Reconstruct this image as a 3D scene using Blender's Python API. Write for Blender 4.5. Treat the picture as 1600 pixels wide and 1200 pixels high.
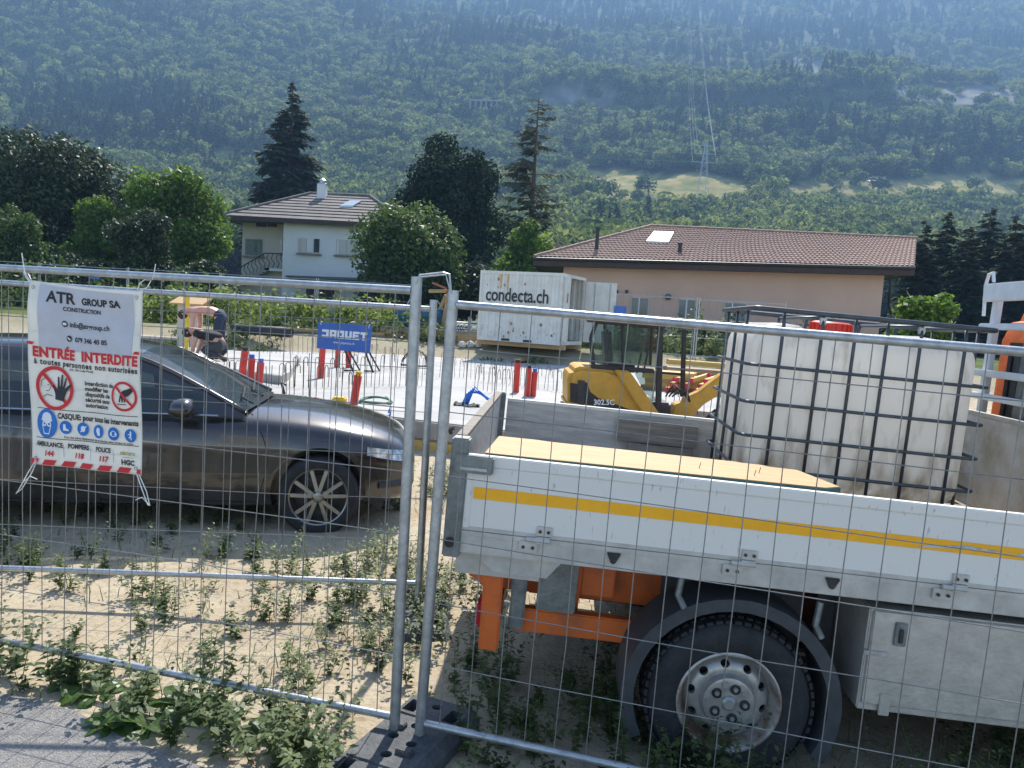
import bpy, bmesh, math, random
import numpy as np
from mathutils import Vector, Matrix, Euler, noise
rnd = random.Random(7); RNG = np.random.default_rng(11)
rad = math.radians
S = bpy.context.scene
for o in list(bpy.data.objects): bpy.data.objects.remove(o)
COL = S.collection

# ------------------------------------------------------------------ camera, sky, sun, exposure
FPX, CAMH, PITCH, ROLL = 1202.0, 1.85, rad(5.0), rad(3.5)
fw = Vector((0, math.cos(PITCH), -math.sin(PITCH)))
_u0 = Vector((1, 0, 0)).cross(fw)
rt = Vector((1, 0, 0))*math.cos(ROLL) + _u0*math.sin(ROLL)
up = -Vector((1, 0, 0))*math.sin(ROLL) + _u0*math.cos(ROLL)
CAM = Vector((0, 0, CAMH))
cam = bpy.data.cameras.new('camera'); cam.sensor_width = 36; cam.lens = 36*FPX/1600
cam.clip_start = .05; cam.clip_end = 12000
co = bpy.data.objects.new('camera', cam); COL.objects.link(co)
co.matrix_world = Matrix.Translation(CAM) @ Matrix((rt, up, -fw)).transposed().to_4x4()
S.camera = co
SUN_EL, SUN_AZ = rad(50), rad(8)
sd = Vector((math.sin(SUN_AZ)*math.cos(SUN_EL), math.cos(SUN_AZ)*math.cos(SUN_EL), math.sin(SUN_EL)))
w = bpy.data.worlds.new('World'); S.world = w; w.use_nodes = True
nt = w.node_tree; nt.nodes.clear()
sky = nt.nodes.new('ShaderNodeTexSky'); sky.sky_type = 'NISHITA'; sky.sun_disc = False
sky.sun_elevation = SUN_EL; sky.sun_rotation = SUN_AZ
bg = nt.nodes.new('ShaderNodeBackground'); bg.inputs[1].default_value = .13
wo = nt.nodes.new('ShaderNodeOutputWorld')
nt.links.new(sky.outputs[0], bg.inputs[0]); nt.links.new(bg.outputs[0], wo.inputs[0])
sl = bpy.data.lights.new('sun', 'SUN'); sl.energy = 5.0; sl.angle = rad(.5); sl.color = (1, .95, .86)
so = bpy.data.objects.new('sun', sl); COL.objects.link(so)
so.rotation_euler = sd.to_track_quat('Z', 'Y').to_euler(); so.location = (10, 20, 40)
vs = S.view_settings; vs.view_transform = 'Standard'; vs.look = 'None'; vs.exposure = 1.1; vs.gamma = 1
vs.use_curve_mapping = False

# ------------------------------------------------------------------ pixel (1600x1200 photograph) -> place
def _ray(x, y): return fw + rt*((x-800)/FPX) - up*((y-600)/FPX)
def at(x, y, Y):
    d = _ray(x, y); return CAM + d*(Y/d.y)
def on(x, y, z):
    d = _ray(x, y); return CAM + d*((z-CAMH)/d.z)
def proj(p):
    v = Vector(p)-CAM; z = v.dot(fw); return 800+FPX*v.dot(rt)/z, 600-FPX*v.dot(up)/z

# ------------------------------------------------------------------ materials
MATS = {}
def mat(name, col, rough=.6, metal=0, var=.12, scale=8, bump=0, bscale=60, col2=None, spec=.5, detail=6, streak=None, coat=0, trans=0, thr=(.35, .65)):
    if name in MATS: return MATS[name]
    m = bpy.data.materials.new(name); m.use_nodes = True; n = m.node_tree; b = n.nodes['Principled BSDF']
    b.inputs['Roughness'].default_value = rough; b.inputs['Metallic'].default_value = metal
    b.inputs['Specular IOR Level'].default_value = spec; b.inputs['Coat Weight'].default_value = coat
    b.inputs['Coat Roughness'].default_value = .05
    tc = n.nodes.new('ShaderNodeTexCoord'); src = tc.outputs['Object']
    if streak:
        mp = n.nodes.new('ShaderNodeMapping'); mp.inputs['Scale'].default_value = streak
        n.links.new(src, mp.inputs[0]); src = mp.outputs[0]
    nz = n.nodes.new('ShaderNodeTexNoise'); nz.inputs['Scale'].default_value = scale; nz.inputs['Detail'].default_value = detail
    nz.inputs['Roughness'].default_value = .65; n.links.new(src, nz.inputs['Vector'])
    cr = n.nodes.new('ShaderNodeValToRGB'); e = cr.color_ramp.elements; e[0].position, e[1].position = thr
    c2 = col2 or tuple(min(1, c*(1+var)) for c in col); c1 = col if col2 else tuple(c*(1-var) for c in col)
    e[0].color = (*c1, 1); e[1].color = (*c2, 1)
    n.links.new(nz.outputs[0], cr.inputs[0]); n.links.new(cr.outputs[0], b.inputs['Base Color'])
    if bump:
        n2 = n.nodes.new('ShaderNodeTexNoise'); n2.inputs['Scale'].default_value = bscale; n2.inputs['Detail'].default_value = 5
        n.links.new(src, n2.inputs['Vector'])
        bp = n.nodes.new('ShaderNodeBump'); bp.inputs['Strength'].default_value = bump; bp.inputs['Distance'].default_value = .02
        n.links.new(n2.outputs[0], bp.inputs['Height']); n.links.new(bp.outputs[0], b.inputs['Normal'])
    if trans: b.inputs['Transmission Weight'].default_value = trans
    MATS[name] = m; return m

def leaf_mat(name, c_lo, c_hi, transl=.35, rough=.5, spec=.3, vary=False):
    if name in MATS: return MATS[name]
    m = bpy.data.materials.new(name); m.use_nodes = True; n = m.node_tree; b = n.nodes['Principled BSDF']
    at_ = n.nodes.new('ShaderNodeAttribute'); at_.attribute_name = 'tint'
    cr = n.nodes.new('ShaderNodeValToRGB'); e = cr.color_ramp.elements
    e[0].color = (*c_lo, 1); e[1].color = (*c_hi, 1); n.links.new(at_.outputs['Fac'], cr.inputs[0])
    if vary:     # every tree of the wood has a leaf colour of its own
        oi = n.nodes.new('ShaderNodeObjectInfo'); mr = n.nodes.new('ShaderNodeMapRange'); mr.inputs[3].default_value = -.55; mr.inputs[4].default_value = .6; n.links.new(oi.outputs['Random'], mr.inputs[0])
        ad = n.nodes.new('ShaderNodeMath'); ad.use_clamp = True; n.links.new(at_.outputs['Fac'], ad.inputs[0]); n.links.new(mr.outputs[0], ad.inputs[1]); n.links.new(ad.outputs[0], cr.inputs[0])
    n.links.new(cr.outputs[0], b.inputs['Base Color']); b.inputs['Roughness'].default_value = rough
    b.inputs['Specular IOR Level'].default_value = spec
    tr = n.nodes.new('ShaderNodeBsdfTranslucent'); mx = n.nodes.new('ShaderNodeMixShader'); mx.inputs[0].default_value = transl
    hs = n.nodes.new('ShaderNodeHueSaturation'); hs.inputs['Hue'].default_value = .485; hs.inputs['Value'].default_value = 1.5
    n.links.new(cr.outputs[0], hs.inputs['Color']); n.links.new(hs.outputs[0], tr.inputs[0])
    n.links.new(b.outputs[0], mx.inputs[1]); n.links.new(tr.outputs[0], mx.inputs[2])
    n.links.new(mx.outputs[0], n.nodes['Material Output'].inputs[0])
    MATS[name] = m; return m

def add_trans(m, fac, tint=1.0):
    n = m.node_tree; b = n.nodes['Principled BSDF']; tr = n.nodes.new('ShaderNodeBsdfTranslucent'); mx = n.nodes.new('ShaderNodeMixShader'); mx.inputs[0].default_value = fac
    src = b.inputs['Base Color'].links[0].from_socket; n.links.new(src, tr.inputs[0]); n.links.new(b.outputs[0], mx.inputs[1]); n.links.new(tr.outputs[0], mx.inputs[2]); n.links.new(mx.outputs[0], n.nodes['Material Output'].inputs[0])
def glass_mat(name, col=(.6, .7, .72), alpha=.35, rough=.03):
    if name in MATS: return MATS[name]
    m = bpy.data.materials.new(name); m.use_nodes = True; n = m.node_tree; b = n.nodes['Principled BSDF']
    b.inputs['Base Color'].default_value = (*[c*.15 for c in col], 1); b.inputs['Roughness'].default_value = rough
    b.inputs['Specular IOR Level'].default_value = .8
    tr = n.nodes.new('ShaderNodeBsdfTransparent'); tr.inputs[0].default_value = (*col, 1)
    mx = n.nodes.new('ShaderNodeMixShader'); mx.inputs[0].default_value = alpha
    n.links.new(tr.outputs[0], mx.inputs[1]); n.links.new(b.outputs[0], mx.inputs[2])
    n.links.new(mx.outputs[0], n.nodes['Material Output'].inputs[0]); MATS[name] = m; return m

galv = mat('galvanised', (.42, .44, .45), .42, .75, .18, 25, .1, 90)
galv_d = mat('galvanised_dark', (.2, .22, .22), .5, .5, .25, 14, .15, 60)
alu = mat('aluminium_stained', (.5, .49, .46), .5, .35, .16, 7, .1, 50)
wirem = mat('wire', (.26, .26, .25), .5, .5, .2, 30)
white_paint = mat('truck_white', (.74, .72, .665), .45, 0, .05, 1, .04, 120, streak=(55, 55, 13), col2=(.44, .43, .40), thr=(.615, .68))
yellow_p = mat('truck_yellow', (.95, .45, .006), .42, 0, .06, 10)
orange_p = mat('truck_orange', (.68, .14, .02), .5, 0, .12, 6, .1, 40, col2=(.30, .085, .03), thr=(.46, .74), detail=9)
black_m = mat('black_plastic', (.018, .018, .02), .5, 0, .3, 20, .1, 80)
rubber = mat('rubber', (.022, .023, .026), .8, 0, .35, 14, .25, 90)
blockm = mat('recycled_plastic', (.075, .08, .085), .75, 0, .3, 12, .5, 60)
dark_m = mat('dark_steel', (.05, .05, .052), .5, .4, .3, 15, .1)
wood = mat('weathered_wood', (.24, .21, .175), .8, 0, .3, 3, .3, 20, streak=(1, 14, 14))
ply_w = mat('weathered_ply', (.52, .49, .44), .75, 0, .22, 4, .2, 18, streak=(1, 6, 6))
formply = mat('formwork_yellow', (.39, .23, .085), .6, 0, .12, 3.5, .12, 20, streak=(1, 9, 9), col2=(.48, .31, .135))
timber = mat('timber_fresh', (.42, .27, .12), .7, 0, .22, 4, .2, 20, streak=(1, 8, 8))
timber_y = mat('timber_yellow', (.62, .40, .1), .6, 0, .2, 4, .2, 20, streak=(1, 8, 8))
concrete = mat('concrete_new', (.37, .362, .345), .85, 0, .16, 1.2, .2, 30, detail=9)
conc_edge = mat('concrete_edge', (.34, .32, .28), .85, 0, .2, 3, .4, 25)
rebar_m = mat('rebar', (.11, .075, .055), .75, .4, .35, 20)
red_pipe = mat('red_pipe', (.62, .045, .03), .45, 0, .15, 8)
blue_pl = mat('blue_plastic', (.02, .16, .62), .45, 0, .15, 8)
green_pl = mat('green_hose', (.03, .13, .08), .5, 0, .2, 8)
yel_pl = mat('yellow_plastic', (.75, .5, .02), .5, 0, .15, 8)
print_k = mat('print_black', (.02, .02, .024), .6, 0, .1, 20)
print_r = mat('print_red', (.62, .022, .03), .6, 0, .08, 20)
print_b = mat('print_blue', (.014, .16, .52), .6, 0, .08, 20)
print_w = mat('print_white', (.8, .8, .8), .6, 0, .03, 20)
print_o = mat('print_olive', (.38, .33, .06), .6, 0, .05, 20)

# ------------------------------------------------------------------ mesh builder, things
def rotm(d):
    d = Vector(d).normalized(); return d.to_track_quat('Z', 'Y').to_matrix()
class MB:
    def __init__(s): s.v = []; s.f = []
    def add(s, vs_, fs): k = len(s.v); s.v += [tuple(p) for p in vs_]; s.f += [tuple(i+k for i in f) for f in fs]; return s
    def box(s, c, d, m=None):
        c = Vector(c); h = Vector(d)*.5
        ps = [Vector((sx*h.x, sy*h.y, sz*h.z)) for sx in (-1, 1) for sy in (-1, 1) for sz in (-1, 1)]
        if m is not None: ps = [m @ p for p in ps]
        return s.add([c+p for p in ps], [(0,1,3,2),(4,6,7,5),(0,4,5,1),(2,3,7,6),(0,2,6,4),(1,5,7,3)])
    def b2(s, a, b): a, b = Vector(a), Vector(b); return s.box((a+b)/2, [abs(q) for q in (b-a)])
    def beam(s, p, q, wdt, hgt, upv=(0, 0, 1)):
        p, q = Vector(p), Vector(q); d = (q-p); L = d.length; x = d/L; y = Vector(upv).cross(x)
        if y.length < 1e-4: y = Vector((1, 0, 0)).cross(x)
        y.normalize(); z = x.cross(y)
        return s.box((p+q)/2, (L, wdt, hgt), Matrix((x, y, z)).transposed())
    def cyl(s, p, q, r, r2=None, n=12, cap=True):
        p, q = Vector(p), Vector(q); r2 = r if r2 is None else r2; M = rotm(q-p)
        a = [M @ Vector((math.cos(t)*r, math.sin(t)*r, 0)) + p for t in [2*math.pi*i/n for i in range(n)]]
        b = [M @ Vector((math.cos(t)*r2, math.sin(t)*r2, 0)) + q for t in [2*math.pi*i/n for i in range(n)]]
        fs = [(i, (i+1) % n, n+(i+1) % n, n+i) for i in range(n)]
        if cap: fs += [tuple(range(n-1, -1, -1)), tuple(range(n, 2*n))]
        return s.add(a+b, fs)
    def tube(s, pts, r, n=8, cap=True):
        pts = [Vector(p) for p in pts]; rs = r if isinstance(r, (list, tuple)) else [r]*len(pts); vs_ = []
        nv = None
        for i, p in enumerate(pts):
            d = (pts[min(i+1, len(pts)-1)]-pts[max(i-1, 0)]).normalized()
            if nv is None: nv = d.orthogonal().normalized()
            nv = (nv-d*nv.dot(d)).normalized(); b = d.cross(nv)
            vs_ += [p+(nv*math.cos(t)+b*math.sin(t))*rs[i] for t in [2*math.pi*k/n for k in range(n)]]
        fs = [(i*n+k, i*n+(k+1) % n, (i+1)*n+(k+1) % n, (i+1)*n+k) for i in range(len(pts)-1) for k in range(n)]
        if cap: fs += [tuple(range(n-1, -1, -1)), tuple((len(pts)-1)*n+k for k in range(n))]
        return s.add(vs_, fs)
    def lathe(s, prof, c, axis=(0, 0, 1), n=24, closed=False):
        M = rotm(axis); c = Vector(c); vs_ = []
        for (r, h) in prof: vs_ += [c+M @ Vector((math.cos(t)*r, math.sin(t)*r, h)) for t in [2*math.pi*k/n for k in range(n)]]
        m = len(prof); fs = [(i*n+k, i*n+(k+1) % n, ((i+1) % m)*n+(k+1) % n, ((i+1) % m)*n+k) for i in range(m if closed else m-1) for k in range(n)]
        return s.add(vs_, fs)
    def prism(s, poly, f0, f1):      # poly: 2D points; f0,f1 map (u,v)->3D for the two ends
        n = len(poly); a = [f0(*p) for p in poly]; b = [f1(*p) for p in poly]
        return s.add(a+b, [tuple(range(n-1, -1, -1)), tuple(range(n, 2*n))]+[(i, (i+1) % n, n+(i+1) % n, n+i) for i in range(n)])
    def slab(s, poly, z0, z1): return s.prism(poly, lambda x, y: (x, y, z0), lambda x, y: (x, y, z1))
    def grid(s, fn, nu, nv):
        vs_ = [fn(i/(nu-1), j/(nv-1)) for i in range(nu) for j in range(nv)]
        return s.add(vs_, [(i*nv+j, (i+1)*nv+j, (i+1)*nv+j+1, i*nv+j+1) for i in range(nu-1) for j in range(nv-1)])
    def mesh(s, name, m=None, smooth=False, bevel=0, fix=True):
        me = bpy.data.meshes.new(name); me.from_pydata(s.v, [], s.f)
        if fix or bevel:
            bm = bmesh.new(); bm.from_mesh(me); bmesh.ops.recalc_face_normals(bm, faces=bm.faces)
            if bevel:
                es = [e for e in bm.edges if len(e.link_faces) == 2 and e.calc_face_angle(0) > .6]
                bmesh.ops.bevel(bm, geom=es, offset=bevel, segments=2, affect='EDGES', clamp_overlap=True)
            bm.to_mesh(me); bm.free()
        if m: me.materials.append(m)
        if smooth: me.shade_smooth() if smooth is True else smooth_by(me, smooth)
        return me
    def build(s, name, m=None, parent=None, world=False, smooth=False, bevel=0, **k):
        if world and parent is not None:
            L = parent.location; s.v = [(a-L.x, b-L.y, c-L.z) for a, b, c in s.v]
        return put(name, s.mesh(name, m, smooth, bevel), parent, **k)
def smooth_by(me, ang):
    me.shade_smooth()
    try: me.set_sharp_from_angle(angle=ang)
    except Exception: pass
def put(name, me, parent=None, label=None, cat=None, group=None, kind=None):
    o = bpy.data.objects.new(name, me); COL.objects.link(o)
    if parent is not None: o.parent = parent
    return tag(o, label, cat, group, kind)
def tag(o, label=None, cat=None, group=None, kind=None):
    for k, v in (('label', label), ('category', cat), ('group', group), ('kind', kind)):
        if v: o[k] = v
    return o
def thing(name, label, cat, loc=(0, 0, 0), rz=0, group=None):
    o = bpy.data.objects.new(name, None); COL.objects.link(o); o.empty_display_size = .2
    o.location = loc; o.rotation_euler = (0, 0, rz); return tag(o, label, cat, group)
def copy_tree(o, parent=None):
    c = o.copy(); COL.objects.link(c)
    if parent is not None: c.parent = parent
    for ch in list(o.children): copy_tree(ch, c)
    return c
def text_mesh(body, size, m, bold=0, align='CENTER', ext=.0006, sx=1.0, shear=0, space=1.0):
    cu = bpy.data.curves.new('t', 'FONT'); cu.body = body; cu.size = size; cu.align_x = align; cu.align_y = 'CENTER'
    cu.offset = bold; cu.extrude = ext; cu.shear = shear; cu.space_character = space; cu.resolution_u = 3
    o = bpy.data.objects.new('t', cu); COL.objects.link(o)
    dg = bpy.context.evaluated_depsgraph_get(); me = bpy.data.meshes.new_from_object(o.evaluated_get(dg))
    bpy.data.objects.remove(o); bpy.data.curves.remove(cu); me.materials.clear(); me.materials.append(m)
    if sx != 1: me.transform(Matrix.Diagonal((sx, 1, 1, 1)))
    return me
def lerp(a, b, t): return a+(b-a)*t
def smoothstep(a, b, x):
    t = max(0, min(1, (x-a)/(b-a))); return t*t*(3-2*t)
def nz(x, y, z=0, oct=4): return noise.fractal(Vector((x, y, z)), 1.0, 2.0, oct)
def boolean_cut(me, cutter_mb):
    a = bpy.data.objects.new('a', me); b = bpy.data.objects.new('b', cutter_mb.mesh('b')); COL.objects.link(a); COL.objects.link(b)
    md = a.modifiers.new('x', 'BOOLEAN'); md.operation = 'DIFFERENCE'; md.object = b; md.solver = 'EXACT'
    dg = bpy.context.evaluated_depsgraph_get(); out = bpy.data.meshes.new_from_object(a.evaluated_get(dg))
    bpy.data.objects.remove(a); bpy.data.objects.remove(b); return out
def skin_mesh(pts, edges, radii, m, sub=2, root=0):
    me = bpy.data.meshes.new('s'); me.from_pydata([tuple(p) for p in pts], edges, [])
    o = bpy.data.objects.new('s', me); COL.objects.link(o)
    o.modifiers.new('k', 'SKIN'); sv = me.skin_vertices[0].data
    for i, r in enumerate(radii): sv[i].radius = (r, r) if not isinstance(r, tuple) else r
    for i in range(len(pts)): sv[i].use_root = (i == root)
    o.modifiers['k'].use_smooth_shade = True
    s = o.modifiers.new('u', 'SUBSURF'); s.levels = sub; s.render_levels = sub
    dg = bpy.context.evaluated_depsgraph_get(); out = bpy.data.meshes.new_from_object(o.evaluated_get(dg))
    bpy.data.objects.remove(o); out.materials.clear(); out.materials.append(m); out.shade_smooth(); return out

# ------------------------------------------------------------------ ground of the site, road
def gz(x, y):
    z = .03*nz(x*.5, y*.5, 1) + .012*nz(x*3, y*3, 2)
    z += -.06*smoothstep(.2, 1.5, x)*(1-smoothstep(4.5, 7, y)) + .05*smoothstep(4.5, 7, y)
    z += .85*smoothstep(22.5, 25.5, y+.4*nz(x*.3, y*.3, 4)) + .35*smoothstep(27, 60, y)
    if y < 3.3: z *= smoothstep(1.4, 3.2, y)
    return z
gm = bpy.data.materials.new('dirt'); gm.use_nodes = True
def dirt_nodes(m):
    n = m.node_tree; b = n.nodes['Principled BSDF']; b.inputs['Roughness'].default_value = .95; b.inputs['Specular IOR Level'].default_value = .1
    tc = n.nodes.new('ShaderNodeTexCoord')
    def nzt(sc, det=8, ro=.6):
        t = n.nodes.new('ShaderNodeTexNoise'); t.inputs['Scale'].default_value = sc; t.inputs['Detail'].default_value = det
        t.inputs['Roughness'].default_value = ro; n.links.new(tc.outputs['Object'], t.inputs['Vector']); return t.outputs[0]
    def ramp(src, stops):
        r = n.nodes.new('ShaderNodeValToRGB'); e = r.color_ramp.elements
        while len(e) < len(stops): e.new(.5)
        for q, (p, c) in zip(e, stops): q.position = p; q.color = (*c, 1)
        n.links.new(src, r.inputs[0]); return r.outputs[0]
    a = ramp(nzt(1.1), [(.3, (.36, .29, .2)), (.5, (.47, .395, .285)), (.72, (.53, .46, .345))])
    d = ramp(nzt(14, 10, .75), [(.33, (.62, .6, .57)), (.5, (1, 1, 1)), (.75, (1.0, .97, .92))])
    mx = n.nodes.new('ShaderNodeMix'); mx.data_type = 'RGBA'; mx.blend_type = 'MULTIPLY'; mx.inputs[0].default_value = .9
    n.links.new(a, mx.inputs[6]); n.links.new(d, mx.inputs[7])
    # turf further off
    tx = n.nodes.new('ShaderNodeSeparateXYZ'); n.links.new(tc.outputs['Object'], tx.inputs[0])
    mr = n.nodes.new('ShaderNodeMapRange'); mr.inputs[1].default_value = 23.5; mr.inputs[2].default_value = 27; n.links.new(tx.outputs[1], mr.inputs[0])
    g = ramp(nzt(.6), [(.35, (.05, .085, .02)), (.65, (.13, .15, .05))])
    m2 = n.nodes.new('ShaderNodeMix'); m2.data_type = 'RGBA'; n.links.new(mr.outputs[0], m2.inputs[0])
    n.links.new(mx.outputs[2], m2.inputs[6]); n.links.new(g, m2.inputs[7]); n.links.new(m2.outputs[2], b.inputs['Base Color'])
    bp = n.nodes.new('ShaderNodeBump'); bp.inputs['Strength'].default_value = .7; bp.inputs['Distance'].default_value = .03
    n.links.new(nzt(22, 10, .7), bp.inputs['Height']); n.links.new(bp.outputs[0], b.inputs['Normal'])
dirt_nodes(gm)
def nonuni(a, b, n, p): return [a+(b-a)*(i/(n-1))**p for i in range(n)]
gy = [-40, -20, -8, -3] + nonuni(-1, 130, 150, 2.2)
gx_ = nonuni(0, 150, 75, 2.6); gxs = [-x for x in gx_[:0:-1]]+gx_
g = MB()
for y in gy:
    for x in gxs: g.v.append((x, y, gz(x, y)))
nx = len(gxs)
g.f = [(i*nx+j, i*nx+j+1, (i+1)*nx+j+1, (i+1)*nx+j) for i in range(len(gy)-1) for j in range(nx-1)]
me = g.mesh('ground', gm, True, fix=False); put('ground', me, kind='structure')
asph = mat('asphalt', (.25, .24, .225), .9, 0, .35, 60, .8, 140, detail=10, thr=(.3, .7))
E_ = [on(px_, py_, .012) for px_, py_ in ((-260, 1045), (-120, 1062), (0, 1084), (60, 1094), (120, 1113), (170, 1140), (220, 1164), (270, 1182), (330, 1203), (450, 1235), (620, 1290), (900, 1390))]
edge = [(p.x, p.y) for p in E_]
poly = [(-30, edge[0][1]+1.5), (-8, edge[0][1]+.4)] + edge + [(5, 1.1), (30, -2), (30, -9), (-30, -9)]
rb = MB(); rb.slab(poly, -.03, .014); rb.build('road', asph, None, kind='structure')

# ------------------------------------------------------------------ hillside with forest
PROF = [(95, 1.2), (130, 3), (200, 12), (300, 30), (380, 54), (450, 77), (520, 106), (650, 168), (800, 252), (950, 338), (1050, 372), (1250, 470), (1500, 640), (1700, 735)]
def hz(x, y):
    d = math.hypot(x*.55, y)
    z = np.interp(d, [p[0] for p in PROF], [p[1] for p in PROF])
    a = x/max(y, 1)
    k = smoothstep(120, 420, d)
    z += k*(18*nz(x*.004, y*.004, 3) + 5*nz(x*.02, y*.02, 5))
    z += 34*smoothstep(700, 950, d)*(1-smoothstep(950, 1300, d))*(-a*1.3 + .5*nz(x*.006, y*.002, 9))
    z += 22*smoothstep(1100, 1500, d)*nz(x*.002, y*.002, 8)
    # cliff band
    c = smoothstep(-.05, .05, a)*(1-smoothstep(.42, .5, a))
    s_ = 640+40*nz(x*.006, 2.0, 7); z += c*22*(smoothstep(s_, s_+22, d)-smoothstep(s_+22, s_+260, d))
    return float(z)
MEADOW = [[(905,268),(960,262),(1035,272),(1100,268),(1160,283),(1190,300),(1130,318),(1040,322),(970,330),(930,318)],
          [(1190,300),(1300,272),(1400,282),(1480,272),(1600,280),(1700,280),(1700,308),(1500,302),(1380,306),(1230,312)],
          [(312,236),(360,232),(385,246),(372,262),(318,258)], [(230,60),(250,58),(256,64),(236,66)],
          [(880,245),(905,240),(915,262),(885,266)]]
ROCK = [[(1390,132),(1470,138),(1600,128),(1700,130),(1700,160),(1500,164),(1400,156)], [(840,138),(900,132),(960,150),(1010,160),(930,178),(850,170)],
        [(1240,90),(1290,96),(1280,118),(1230,112)], [(1150,150),(1250,160),(1240,170),(1160,166)]]
def inpoly(x, y, P):
    c = False; j = len(P)-1
    for i in range(len(P)):
        if (P[i][1] > y) != (P[j][1] > y) and x < (P[j][0]-P[i][0])*(y-P[i][1])/(P[j][1]-P[i][1])+P[i][0]: c = not c
        j = i
    return c
angs = [rad(a) for a in np.linspace(-58, 58, 190)]; ds = [95*(1720/95)**(i/150) for i in range(151)]
hv = []; hc = []
for d in ds:
    for a in angs:
        y = d*math.cos(a)/max(.62, math.cos(a)); x = y*math.tan(a); z = hz(x, y)
        if d == ds[0]: z -= 1.0
        hv.append((x, y, z)); u_, v_ = proj((x, y, z))
        m_ = any(inpoly(u_, v_, P) for P in MEADOW); r_ = any(inpoly(u_, v_, P) for P in ROCK)
        hc.append((1.0 if m_ else 0, 1.0 if r_ else 0, 0, 1))
na = len(angs)
hf = [(i*na+j, i*na+j+1, (i+1)*na+j+1, (i+1)*na+j) for i in range(len(ds)-1) for j in range(na-1)]
hm = bpy.data.meshes.new('hillside'); hm.from_pydata(hv, [], hf); hm.shade_smooth()
ca = hm.color_attributes.new('cover', 'FLOAT_COLOR', 'POINT'); ca.data.foreach_set('color', np.array(hc, dtype=np.float32).ravel())
hmat = bpy.data.materials.new('hill_cover'); hmat.use_nodes = True
n = hmat.node_tree; b = n.nodes['Principled BSDF']; b.inputs['Roughness'].default_value = .95; b.inputs['Specular IOR Level'].default_value = .05
tc = n.nodes.new('ShaderNodeTexCoord'); ac = n.nodes.new('ShaderNodeAttribute'); ac.attribute_name = 'cover'
sp = n.nodes.new('ShaderNodeSeparateColor'); n.links.new(ac.outputs['Color'], sp.inputs[0])
def hn(sc, lo, hi, c1, c2):
    t = n.nodes.new('ShaderNodeTexNoise'); t.inputs['Scale'].default_value = sc; t.inputs['Detail'].default_value = 8; n.links.new(tc.outputs['Object'], t.inputs['Vector'])
    r = n.nodes.new('ShaderNodeValToRGB'); r.color_ramp.elements[0].position = lo; r.color_ramp.elements[1].position = hi
    r.color_ramp.elements[0].color = (*c1, 1); r.color_ramp.elements[1].color = (*c2, 1); n.links.new(t.outputs[0], r.inputs[0]); return r.outputs[0]
floor_c = hn(.05, .35, .65, (.02, .034, .012), (.06, .07, .03)); mead_c = hn(.1, .38, .62, (.15, .175, .05), (.34, .27, .11)); rock_c = hn(.08, .35, .65, (.10, .10, .095), (.25, .24, .22))
x1 = n.nodes.new('ShaderNodeMix'); x1.data_type = 'RGBA'; n.links.new(sp.outputs[0], x1.inputs[0]); n.links.new(floor_c, x1.inputs[6]); n.links.new(mead_c, x1.inputs[7])
x2 = n.nodes.new('ShaderNodeMix'); x2.data_type = 'RGBA'; n.links.new(sp.outputs[1], x2.inputs[0]); n.links.new(x1.outputs[2], x2.inputs[6]); n.links.new(rock_c, x2.inputs[7])
n.links.new(x2.outputs[2], b.inputs['Base Color']); hm.materials.append(hmat)
put('hillside', hm, kind='structure')

# ---- leaf meshes
def leaf_cloud(centers, radii, n, size, shell=.55, flat=.0, rng=RNG, long=1.0):
    """quads spread through ellipsoid clumps -> verts (n*4,3), tint (n*4)"""
    centers = np.array(centers, float); radii = np.array(radii, float)
    if radii.ndim == 1: radii = np.repeat(radii[:, None], 3, 1)
    wgt = radii.prod(1)**(2/3); idx = rng.choice(len(centers), n, p=wgt/wgt.sum())
    d = rng.normal(size=(n, 3)); d /= np.linalg.norm(d, axis=1, keepdims=True)
    r = shell+(1-shell)*rng.random(n)**.6; r *= 1+.12*rng.normal(size=n)
    p = centers[idx]+d*radii[idx]*r[:, None]
    nrm = d*.7+rng.normal(size=(n, 3))*.75; nrm[:, 2] += .25+flat; nrm /= np.linalg.norm(nrm, axis=1, keepdims=True)
    t = np.cross(nrm, rng.normal(size=(n, 3))); t /= np.linalg.norm(t, axis=1, keepdims=True); bt = np.cross(nrm, t)
    s = size*(.6+.8*rng.random(n))[:, None]
    v = np.stack([p-t*s*long, p+bt*s*.55-nrm*s*.12, p+t*s*long, p-bt*s*.55-nrm*s*.12], 1).reshape(-1, 3)
    ti = np.clip(.5+.22*rng.normal(size=n)+.22*rng.normal(size=len(centers))[idx], 0, 1)
    return v, np.repeat(ti, 4)
def quads_mesh(name, v, tint, m, smooth=False):
    n = len(v)//4; me = bpy.data.meshes.new(name); me.vertices.add(len(v)); me.vertices.foreach_set('co', np.asarray(v, np.float32).ravel())
    me.loops.add(4*n); me.loops.foreach_set('vertex_index', np.arange(4*n, dtype=np.int32)); me.polygons.add(n)
    me.polygons.foreach_set('loop_start', np.arange(0, 4*n, 4, dtype=np.int32)); me.polygons.foreach_set('loop_total', np.full(n, 4, np.int32))
    a = me.attributes.new('tint', 'FLOAT', 'POINT'); a.data.foreach_set('value', np.asarray(tint, np.float32)); me.materials.append(m)
    me.update(calc_edges=True); return me
bark = mat('bark', (.10, .075, .055), .9, 0, .3, 6, .5, 30, streak=(6, 6, 1))
L_dark = leaf_mat('leaf_dark', (.018, .034, .014), (.055, .085, .035), .22)
L_bright = leaf_mat('leaf_bright', (.05, .11, .014), (.12, .21, .03), .45)
L_mid = leaf_mat('leaf_mid', (.035, .075, .016), (.095, .15, .04), .35)
L_conif = leaf_mat('needle_dark', (.014, .028, .017), (.04, .065, .038), .12, .8, .12)
L_blue = leaf_mat('needle_blue', (.03, .045, .036), (.085, .105, .08), .12, .8, .1)
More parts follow.
